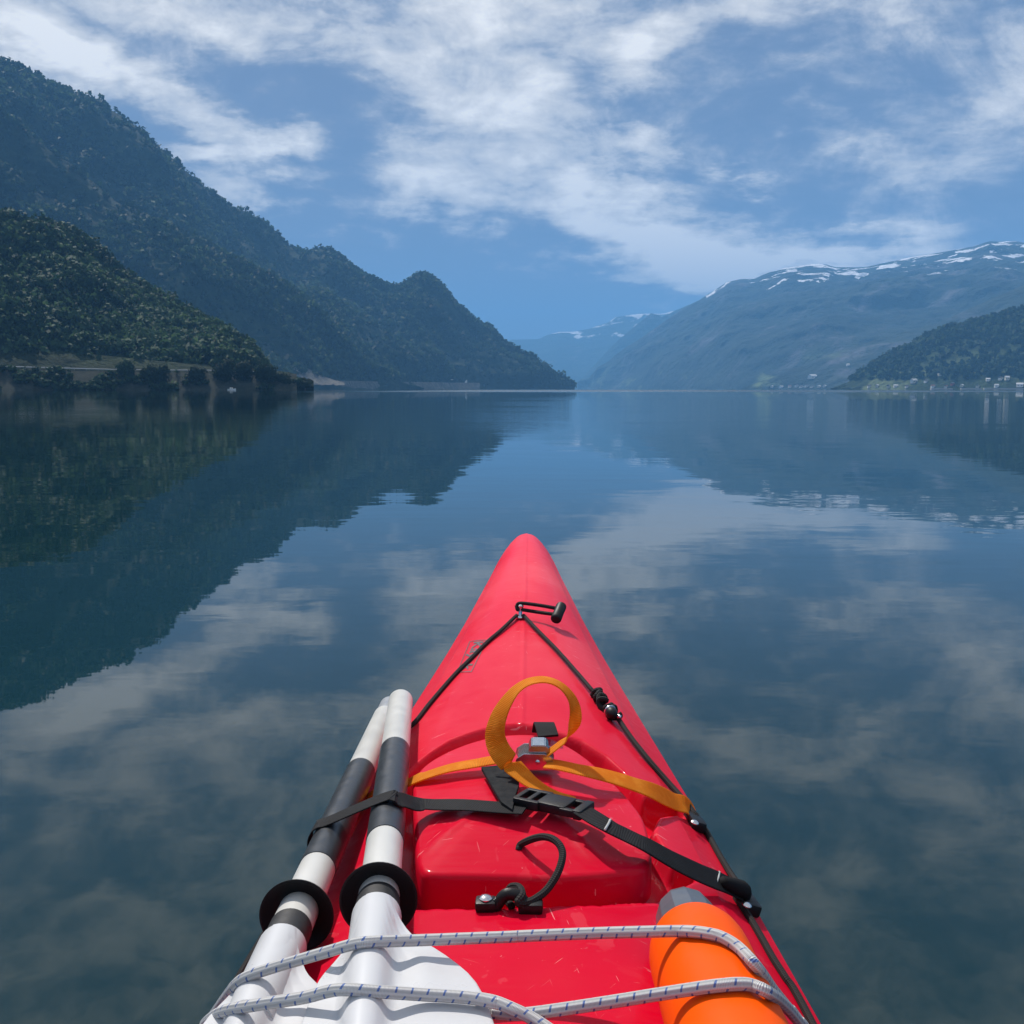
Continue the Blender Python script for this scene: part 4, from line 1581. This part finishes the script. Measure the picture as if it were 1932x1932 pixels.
# ---- paddle halves
RA, RB = P_depth(756, 1322, 1.38), P_depth(715, 1690, .80)       # shaft end, drip ring
LA, LB = P_depth(727, 1352, 1.42), P_depth(563, 1720, .835)


def axis_t(A, B, px, py):
    """distance from A along A->B nearest to the sight line"""
    u = (B - A) / np.linalg.norm(B - A)
    d = ray(px, py)
    d = d / np.linalg.norm(d)
    w = A - CAM
    b = np.dot(u, d)
    return (b * np.dot(d, w) - np.dot(u, w)) / (1 - b * b)


def paddle(A, B, marks, ferrule, label, roll, lift, side_w):
    """A = inner shaft end, B = drip ring; marks = pixel positions of the colour changes"""
    u = (B - A) / np.linalg.norm(B - A)
    t = empty("paddle_half", tuple(B))
    O = np.array(B)

    def seg(nm, t0, t1, r, m_):
        a, b = A + u * t0 - O, A + u * t1 - O
        L = t1 - t0
        return lathe(nm, [(0, r - .0008), (.0006, r), (L - .0006, r), (L, r - .0008)], a, b, m_, t, 36)
    T = [axis_t(A, B, *p) for p in marks]        # end of white, end of sleeve, ring, start tape, end tape
    r0 = .0162
    if ferrule:
        seg("ferrule", -.055, .001, .0146, M_ferr)
    lathe("shaft", [(0, .0125), (.0004, .0155), (.002, r0), (T[4] + .02, r0)], A - O, A + u - O, M_alu, t, 36)
    seg("grip_sleeve", T[0], T[1], r0 + .0007, M_sleeve)
    seg("tape", T[3], T[4], r0 + .0006, M_tape)
    rc = A + u * T[2] - O
    lathe("drip_ring", [(-.016, r0 + .0006), (-.015, r0 + .0035), (-.005, r0 + .0045), (-.002, .0225), (.003, .028), (.0055, .0298), (.0075, .0302), (.0075, .0286), (.005, .0262), (.001, .021), (-.001, r0 + .0006)],
          rc, rc + u, M_rubber, t, 48)
    # neck and blade
    t0 = T[4]
    N0 = A + u * t0 - O
    sd_ = np.cross(u, [0, 0, 1.0])
    sd_ /= np.linalg.norm(sd_)
    nm_ = np.cross(sd_, u)
    if nm_[2] < 0:
        nm_ = -nm_
    # side vector: + = towards the right of the kayak
    if sd_[0] < 0:
        sd_ = -sd_
    c_, s_ = math.cos(roll), math.sin(roll)
    e1 = sd_ * c_ + nm_ * s_
    e2 = nm_ * c_ - sd_ * s_
    ss = np.array([0, .015, .03, .045, .06, .08, .10, .13, .17, .22, .28, .34, .40, .44, .465, .475])
    wR = np.array([.014, .018, .0265, .034, .048, .067, .079, .086, .091, .095, .096, .092, .080, .058, .032, .004]) * side_w[0]
    wL = np.array([.014, .018, .0265, .034, .048, .067, .079, .086, .091, .095, .096, .092, .080, .058, .032, .004]) * side_w[1]
    nk = 71
    V, F = [], []
    for i, s in enumerate(ss):
        spine = max(0.0, 1 - s / .34)
        rsp = .0172 * spine ** .6 + .0015
        for top_ in (1, -1):
            for k in range(nk):
                w = -1 + 2 * k / (nk - 1)
                x = w * (wR[i] if w > 0 else wL[i])
                base = -.004 * (1 - spine) - .13 * x * x / .1 * min(1, s / .08)
                ar = abs(x) / rsp
                hump = rsp * (math.sqrt(1 - ar * ar) if ar < .75 else .6614 * max(0, 1 - (ar - .75) / .65) ** 2)
                # moulded shoulder pockets either side of the neck
                pk = .0035 * math.exp(-((abs(x) - .036) / .010) ** 2) * math.exp(-((s - .075) / .03) ** 2)
                z = base + (max(.0022, hump + .001) + pk) * top_ if top_ > 0 else base - max(.0022, hump * .9)
                V.append(N0 + u * s + e1 * x + e2 * (z + lift * min(1, s / .1)))
    row = nk * 2
    for i in range(len(ss) - 1):
        a, b = i * row, (i + 1) * row
        for k in range(nk - 1):
            F.append((a + k, a + k + 1, b + k + 1, b + k))
            F.append((a + nk + k + 1, a + nk + k, b + nk + k, b + nk + k + 1))
        F.append((a, b, b + nk, a + nk))
        F.append((a + nk - 1, a + 2 * nk - 1, b + 2 * nk - 1, b + nk - 1))
    bl = mesh("blade", V, F, M_white, t)
    bb = _bm.new()
    bb.from_mesh(bl.data)
    _bm.ops.recalc_face_normals(bb, faces=bb.faces)
    bb.to_mesh(bl.data)
    bb.free()
    md = bl.modifiers.new("subd", 'SUBSURF')
    md.levels = md.render_levels = 1
    lathe("neck", [(-.004, .0168), (-.003, .0182), (.0, .0186), (.06, .0180), (.10, .0168)], N0, N0 + u, M_white, t, 32)
    tag(t, label, "paddle", "two halves of the split paddle")
    return t


paddle(RA, RB, [(745, 1417), (726, 1591), (715, 1690), (713.5, 1702), (711, 1731)], False,
       "paddle half nearer the hatch, its shaft ending in plain white", R(4), .004, (.9, .45))
paddle(LA, LB, [(682, 1457), (598, 1641), (563, 1720), (552, 1753), (533, 1790)], True,
       "outer paddle half with a grey joint stub at its shaft end", R(3), .0, (.85, .4))

# ---- black hatch strap with buckle
Xax = np.array([1.0, 0, 0])
Yax = np.array([0, 1.0, 0])
sl = []
uL = (LB - LA) / np.linalg.norm(LB - LA)
uR = (RB - RA) / np.linalg.norm(RB - RA)


def on_shaft(A, u, px, py, ang, r=.0195):
    """point on a shaft skin near a pixel; ang 0 = top, + = right"""
    c = A + u * axis_t(A, A + u, px, py)
    s = np.cross(u, [0, 0, 1.0])
    s /= np.linalg.norm(s)
    if s[0] < 0:
        s = -s
    n = np.cross(s, u)
    if n[2] < 0:
        n = -n
    return c + r * (math.cos(ang) * n + math.sin(ang) * s)


strap = [on_shaft(LA, uL, 622, 1584, R(a)) for a in (-165, -125, -85, -45, 0)]
strap += [on_shaft(RA, uR, 729, 1541, R(a)) for a in (-4, 34)]
strap += [P_z(800, 1517, .322), P_z(880, 1519, .327), P_z(950, 1524, .330), P_z(992, 1526, .332)]
sides_ = [-uL] * 4 + [-uL - uR] + [-uL - uR, -uR] + [Yax] * 4
ribbon("hatch_strap", strap, sides_, .024, .0016, M_web, kayak, 6)
strap2 = [P_z(*K3(1700, 1260), .338), P_clear(*C_z(860, 590), .334), P_clear(*C_z(960, 640), .328), P_clear(*C_z(1080, 700), .320), P_clear(*C_z(1240, 790), .300), P_clear(*C_z(1400, 865), .277),
          P_clear(*C_z(1500, 905), .262), P_clear(*C_z(1590, 950), .248)]
ribbon("hatch_strap", strap2, [np.array([.3, 1, 0])] * 8, .024, .0018, M_web, kayak, 5)
le = [P_clear(*C_z(1500, 900), .266), P_clear(*C_z(1560, 925), .258), P_clear(*C_z(1610, 950), .249), P_clear(*C_z(1625, 985), .241)]
tube("strap_end", le, [.005, .0075, .0085, .006], M_web, kayak, 12, smooth_n=4)
for (xx, yy, zz) in ((860, 588, .335), (1475, 880, .2655)):
    q = P_clear(*C_z(xx, yy), zz)
    dn = np.array([.3, 1, 0]) / np.linalg.norm([.3, 1, 0])
    tube("stitching", [q - dn * .011 + np.array([0, 0, .0008]), q + np.array([.0006, 0, .0014]), q + dn * .011 + np.array([0, 0, .0008])], .0011, M_alu, kayak, 6, smooth_n=3)
# buckle: frame, socket, prongs
bA, bB = P_z(*K3(730, 1040), .334), P_z(*K3(1790, 1270), .336)
be = (bB - bA) / np.linalg.norm(bB - bA)
bs = np.array([-be[1], be[0], 0])
bs /= np.linalg.norm(bs)
bn_ = np.cross(be, bs)
LB_ = np.linalg.norm(bB - bA)
bk = block("buckle", bA + be * LB_ * .55, be, bs, bn_, (LB_ * .20, .013, .0048), M_black, kayak, .0025)
for s in (-1, 1):
    block("side_bar", bA + be * LB_ * .19 + bs * s * .0125, be, bs, bn_, (LB_ * .19, .0028, .0045), M_black, bk, .0015)
    block("prong", bA + be * LB_ * .78 + bs * s * .0115, be, bs, bn_, (LB_ * .10, .0030, .0036), M_black, bk, .0015)
for f_ in (.02, .20, .36):
    block("cross_bar", bA + be * LB_ * f_, be, bs, bn_, (.0026, .013, .0042), M_black, bk, .0012)
block("end_bar", bA + be * LB_ * .93, be, bs, bn_, (LB_ * .06, .0145, .0046), M_black, bk, .002)
# neoprene tab and pull tab
nt = [P_z(*K3(x, y), .334) for x, y in [(105, 570), (360, 545), (560, 640), (690, 760), (700, 830), (640, 1010), (590, 1240), (420, 1120), (280, 880)]]
ce = sum(nt) / len(nt)
import bmesh
bmn = bmesh.new()
tp = [bmn.verts.new(q) for q in nt]
bt_ = [bmn.verts.new(q - np.array([0, 0, .0035])) for q in nt]
bmn.faces.new(tp)
bmn.faces.new(bt_[::-1])
for i in range(len(nt)):
    bmn.faces.new((tp[i], bt_[i], bt_[(i + 1) % len(nt)], tp[(i + 1) % len(nt)]))
bmesh.ops.recalc_face_normals(bmn, faces=bmn.faces)
mn_ = bpy.data.meshes.new("neoprene_tab")
bmn.to_mesh(mn_)
bmn.free()
new_obj("neoprene_tab", mn_, M_neop, kayak, False)
tq = P_z(*A_(886, 1160), .320)
ribbon("pull_tab", [tq + np.array([-.003, .024, -.010]), tq + np.array([-.001, .012, .005]), tq + np.array([.001, -.004, .006]), tq + np.array([.004, -.022, .001])],
       [Xax] * 4, .024, .003, M_web, kayak, 5)

# ---- lid lanyard on its saddle
s1, s2 = on_deck(*K5(270, 1440)), on_deck(*K5(1090, 1470))
sdl = empty_part = block("saddle", s1 + np.array([0, 0, .004]), (1, 0, 0), (0, 1, 0), (0, 0, 1), (.0085, .0075, .0045), M_black, kayak, .003)
block("saddle_foot", s2 + np.array([-.004, 0, .004]), (1, 0, 0), (0, 1, 0), (0, 0, 1), (.010, .0075, .0045), M_black, sdl, .003)
ym = (s1[1] + s2[1]) / 2
arch = [P_y(*K5(420, 1430), ym), P_y(*K5(490, 1330), ym), P_y(*K5(590, 1215), ym), P_y(*K5(720, 1200), ym), P_y(*K5(850, 1260), ym), P_y(*K5(930, 1400), ym), P_y(*K5(1000, 1450), ym)]
tube("saddle_arch", arch, .0050, M_black, sdl, 12, smooth_n=4)
lathe("screw", [(0, .0055), (.001, .0055), (.0022, .0042), (.003, .002), (.0031, .0005)], s1 + np.array([0, 0, .0085]), s1 + np.array([0, 0, 1]), M_steel, sdl, 18)
lan = [P_y(*K5(700, 1400), ym), P_y(*K5(620, 1280), ym + .012), P_y(*K5(680, 1090), ym + .016), P_y(*K5(820, 1090), ym + .012), P_y(*K5(870, 1220), ym - .002), P_y(*K5(800, 1340), ym - .008), P_y(*K5(960, 1340), ym - .004),
       P_y(*K5(1150, 1235), ym + .004), P_y(*K5(1290, 1110), ym + .012), P_y(*K5(1430, 900), ym + .022), P_y(*K5(1510, 700), ym + .032), P_y(*K5(1535, 520), ym + .042),
       P_y(*K5(1480, 380), ym + .05), P_y(*K5(1370, 290), ym + .058), P_y(*K5(1230, 255), ym + .066), P_y(*K5(1090, 275), ym + .074), P_y(*K5(940, 330), ym + .082), P_y(*K5(840, 390), ym + .090)]
e_ = on_lid(*K5(812, 480), h=.001)
lan.append(e_)
tube("lanyard", lan, .0032, M_cord, kayak, 12, smooth_n=6)

# ---- orange cam strap
ost = empty("cam_strap", tuple(P_z(1014, 1440, .325)))
OO = np.array(ost.location)


def rel(l):
    return [np.asarray(q) - OO for q in l]


left = [P_z(*A_(700, 1300), .335), P_z(*A_(620, 1312), .334), P_z(*A_(520, 1330), .331), P_z(*A_(400, 1352), .325), P_z(*A_(290, 1385), .316), P_z(*A_(220, 1412), .308), P_z(*A_(150, 1440), .292),
        P_z(690, 1505, .262), np.array([-.206, 1.02, .236]), np.array([-.222, 1.02, .20])]
ribbon("webbing", rel(left), [np.array([.12, 1, 0])] * 10, .025, .0018, M_oweb, ost, 6)
right = [P_clear(*A_(900, 1330), .338), P_clear(*A_(960, 1338), .338), P_clear(*A_(1080, 1365), .334), P_clear(*A_(1200, 1392), .326), P_clear(*A_(1320, 1428), .314), P_clear(*A_(1440, 1472), .298), P_clear(*A_(1560, 1525), .272),
         P_clear(*A_(1630, 1558), .256), P_clear(*A_(1640, 1560), .24) + np.array([.006, -.002, -.022]), P_clear(*A_(1640, 1560), .24) + np.array([-.002, -.002, -.065])]
ribbon("webbing", rel(right), [np.array([.28, 1, 0])] * 10, .025, .0018, M_oweb, ost, 6)
YB = float(P_z(1014, 1440, .335)[1])
lp = [((890, 1285), .000, (.1, 1, 0)), ((950, 1240), .004, (.25, 1, .1)), ((1005, 1195), .006, (.5, 1, .25)), ((1040, 1130), .008, (.75, .9, .3)), ((1046, 1060), .010, (.6, 1, .1)), ((1028, 995), .012, (.35, 1, 0)),
      ((985, 940), .012, (.15, 1, 0)), ((930, 906), .010, (0, 1, 0)), ((870, 895), .008, (-.05, 1, 0)), ((800, 908), .004, (-.15, 1, 0)), ((740, 945), .000, (-.3, 1, 0)), ((695, 1000), -.004, (-.55, 1, 0)),
      ((658, 1065), -.008, (-.85, 1, .05)), ((636, 1130), -.012, (-1, .8, .1)), ((630, 1190), -.016, (-1, .55, .25)), ((648, 1250), -.022, (-1, .5, .5)), ((690, 1310), -.030, (-.9, .7, .55)), ((745, 1365), -.040, (-.6, .9, .5)),
      ((815, 1425), -.052, (-.35, 1, .3)), ((885, 1466), -.060, (-.3, 1, .1)), ((955, 1500), -.068, (-.3, 1, .05)), ((1028, 1522), -.074, (-.35, 1, 0))]
ribbon("webbing_loop", rel([P_y(*A_(*p), YB + dy) for p, dy, s in lp]), [np.array(s, float) for p, dy, s in lp], .022, .0016, M_oweb, ost, 5)
# cam buckle
bc = P_z(*K3(960, 500), .338) - OO
sxv, szv = np.array([1.0, 0, 0.0]), np.array([0, 0, 1.0])
plate = [(-.020, .004), (-.012, .0095), (.009, .0095), (.016, .006), (.0195, -.003), (.0195, -.0075), (-.017, -.0075), (-.021, -.001)]
bkl = extrude_poly("cam_buckle", [(-.019, -.001), (.019, -.001), (.019, .001), (-.019, .001)], bc + np.array([0, .0145, -.008]), sxv, szv, .029, M_steel, ost, .0004)
for dy in (-.001, .030):
    extrude_poly("side_plate", plate, bc + np.array([0, dy, 0]), sxv, szv, .0018, M_steel, bkl, .0004)
extrude_poly("cam_lever", [(-.008, -.004), (-.007, .0125), (-.004, .0165), (.010, .0165), (.0135, .013), (.0135, .004), (.006, -.005)], bc + np.array([0, .0145, .001]), sxv, szv, .026, M_steel, bkl, .0008)
lathe("rivet", [(0, .0024), (.0008, .0024), (.0016, .0014)], bc + np.array([.002, -.0018, .001]), bc + np.array([.002, -1, .001]), M_steel, bkl, 14)
tag(ost, "orange webbing strap looped through a steel cam buckle over the hatch", "strap")

# ---- orange float pump
pf, pn = P_z(1311, 1780, .316), P_z(1369, 1940, .326)
pu = (pn - pf) / np.linalg.norm(pn - pf)
pump = empty("bilge_pump", tuple(pf))
rp_ = .0365
z0_ = np.zeros(3)
lathe("float_sleeve", [(-.006, .0225), (-.005, .026), (-.002, .0295), (.004, .0325), (.012, .0347), (.022, .036), (.034, rp_), (.30, rp_), (.315, .036), (.322, .028)], z0_, pu, M_orange, pump, 64)
lathe("end_cap", [(-.058, .010), (-.057, .017), (-.054, .0205), (-.046, .0228), (-.030, .0245), (-.003, .026), (.01, .026)], z0_, pu, M_grey, pump, 12, False)
lathe("pump_tube", [(.315, .018), (.40, .018)], z0_, pu, M_grey, pump, 24)
tag(pump, "orange foam cylinder with a grey end cap under the elastic cords", "bilge pump")

# ---- white elastic deck cords
def over_pump(px, py, r):
    """first meeting of a sight line with the float sleeve (radius r)"""
    d = ray(px, py)
    w = CAM - pf
    dp, wp = d - pu * np.dot(d, pu), w - pu * np.dot(w, pu)
    a, b, c = np.dot(dp, dp), 2 * np.dot(dp, wp), np.dot(wp, wp) - r * r
    D = b * b - 4 * a * c
    if D < 0:
        # passes beside the sleeve: lie against its flank
        t_ = -b / (2 * a)
        q = CAM + d * t_
        ax_ = pf + pu * np.dot(q - pf, pu)
        o_ = q - ax_
        return q if np.linalg.norm(o_) < r * 1.35 else ax_ + o_ / np.linalg.norm(o_) * r * 1.35
    return CAM + d * ((-b - math.sqrt(D)) / (2 * a))


def bungee(pts, z, ends=()):
    P = []
    for p, zz in zip(pts, z):
        q = over_pump(*p, rp_ + .0044) if zz is None else P_z(*p, zz)
        P.append(q if q is not None else P_z(*p, .34))
    if ends:
        P += [np.array([x, y, float(deck0(x, y)) + h]) for x, y, h in ends]
    return tube("elastic_cord", P, .0039, M_bung, kayak, 14, smooth_n=7)


run1 = [D_z(125, 1030), D_z(180, 950), D_z(240, 865), D_z(300, 790), D_z(370, 742), D_z(500, 697), D_z(640, 655), D_z(830, 600), D_z(1010, 548), D_z(1120, 535), D_z(1400, 525), D_z(1932, 505),
        C_z(400, 1204), C_z(800, 1188), C_z(1100, 1180), C_z(1250, 1177), C_z(1330, 1179), C_z(1420, 1190), C_z(1500, 1212), C_z(1590, 1268), C_z(1690, 1375), C_z(1780, 1500), C_z(1870, 1610), C_z(1932, 1685)]
z1 = [.235, .262, .292, .312, .322, .328, .333, .343, .352, .354, .349, .347, .347, .350, .355, None, None, None, None, None, None, .318, .285, .25]
bungee(run1, z1, [(.243, .615, .004)])
run2 = [D_z(110, 1030), D_z(150, 995), D_z(230, 950), D_z(420, 915), D_z(700, 872), D_z(860, 832), D_z(960, 822), D_z(1150, 835), D_z(1400, 852), D_z(1700, 872), D_z(1880, 905), C_z(120, 1550), C_z(230, 1570), C_z(330, 1610), C_z(430, 1658), C_z(520, 1715), C_z(640, 1800)]
z2 = [.27, .29, .312, .330, .341, .348, .353, .352, .346, .343, .342, .342, .342, .341, .338, .335, .33]
bungee(run2, z2)
run3 = [D_z(1560, 1120), D_z(1650, 1030), D_z(1720, 975), D_z(1800, 950), D_z(1900, 955), C_z(230, 1630), C_z(330, 1640), C_z(430, 1636), C_z(650, 1606), C_z(900, 1568), C_z(1150, 1528), C_z(1400, 1490), C_z(1500, 1478), C_z(1580, 1472), C_z(1660, 1478),
        C_z(1760, 1522), C_z(1850, 1595), C_z(1932, 1690), C_z(1990, 1760)]
z3 = [.315, .322, .328, .331, .332, .332, .333, .336, .341, .347, .354, None, None, None, None, None, .326, .285, .25]
bungee(run3, z3, [(.246, .585, .004)])

# ------------------------------------------------------------------ haze
hz = bpy.data.materials.new("haze_air")
hz.use_nodes = True
H = NT(hz.node_tree)
H.n.clear()
ho = H.node('ShaderNodeOutputMaterial')
pv = H.node('ShaderNodeVolumePrincipled')
pv.inputs['Color'].default_value = (.21, .54, .99, 1)
pv.inputs['Density'].default_value = 1.15e-4
pv.inputs['Anisotropy'].default_value = 0.0
H.l.new(pv.outputs[0], ho.inputs['Volume'])
x0, x1, y0, y1, z0, z1 = -19500, 19500, -9500, 19500, -60, 1450
hv = [(x, y, z) for x in (x0, x1) for y in (y0, y1) for z in (z0, z1)]
hf = [(0, 1, 3, 2), (4, 6, 7, 5), (0, 4, 5, 1), (2, 3, 7, 6), (0, 2, 6, 4), (1, 5, 7, 3)]
tag(mesh("haze", hv, hf, hz, None, False), "thin blue haze filling the air over the fjord", None, None, "stuff")
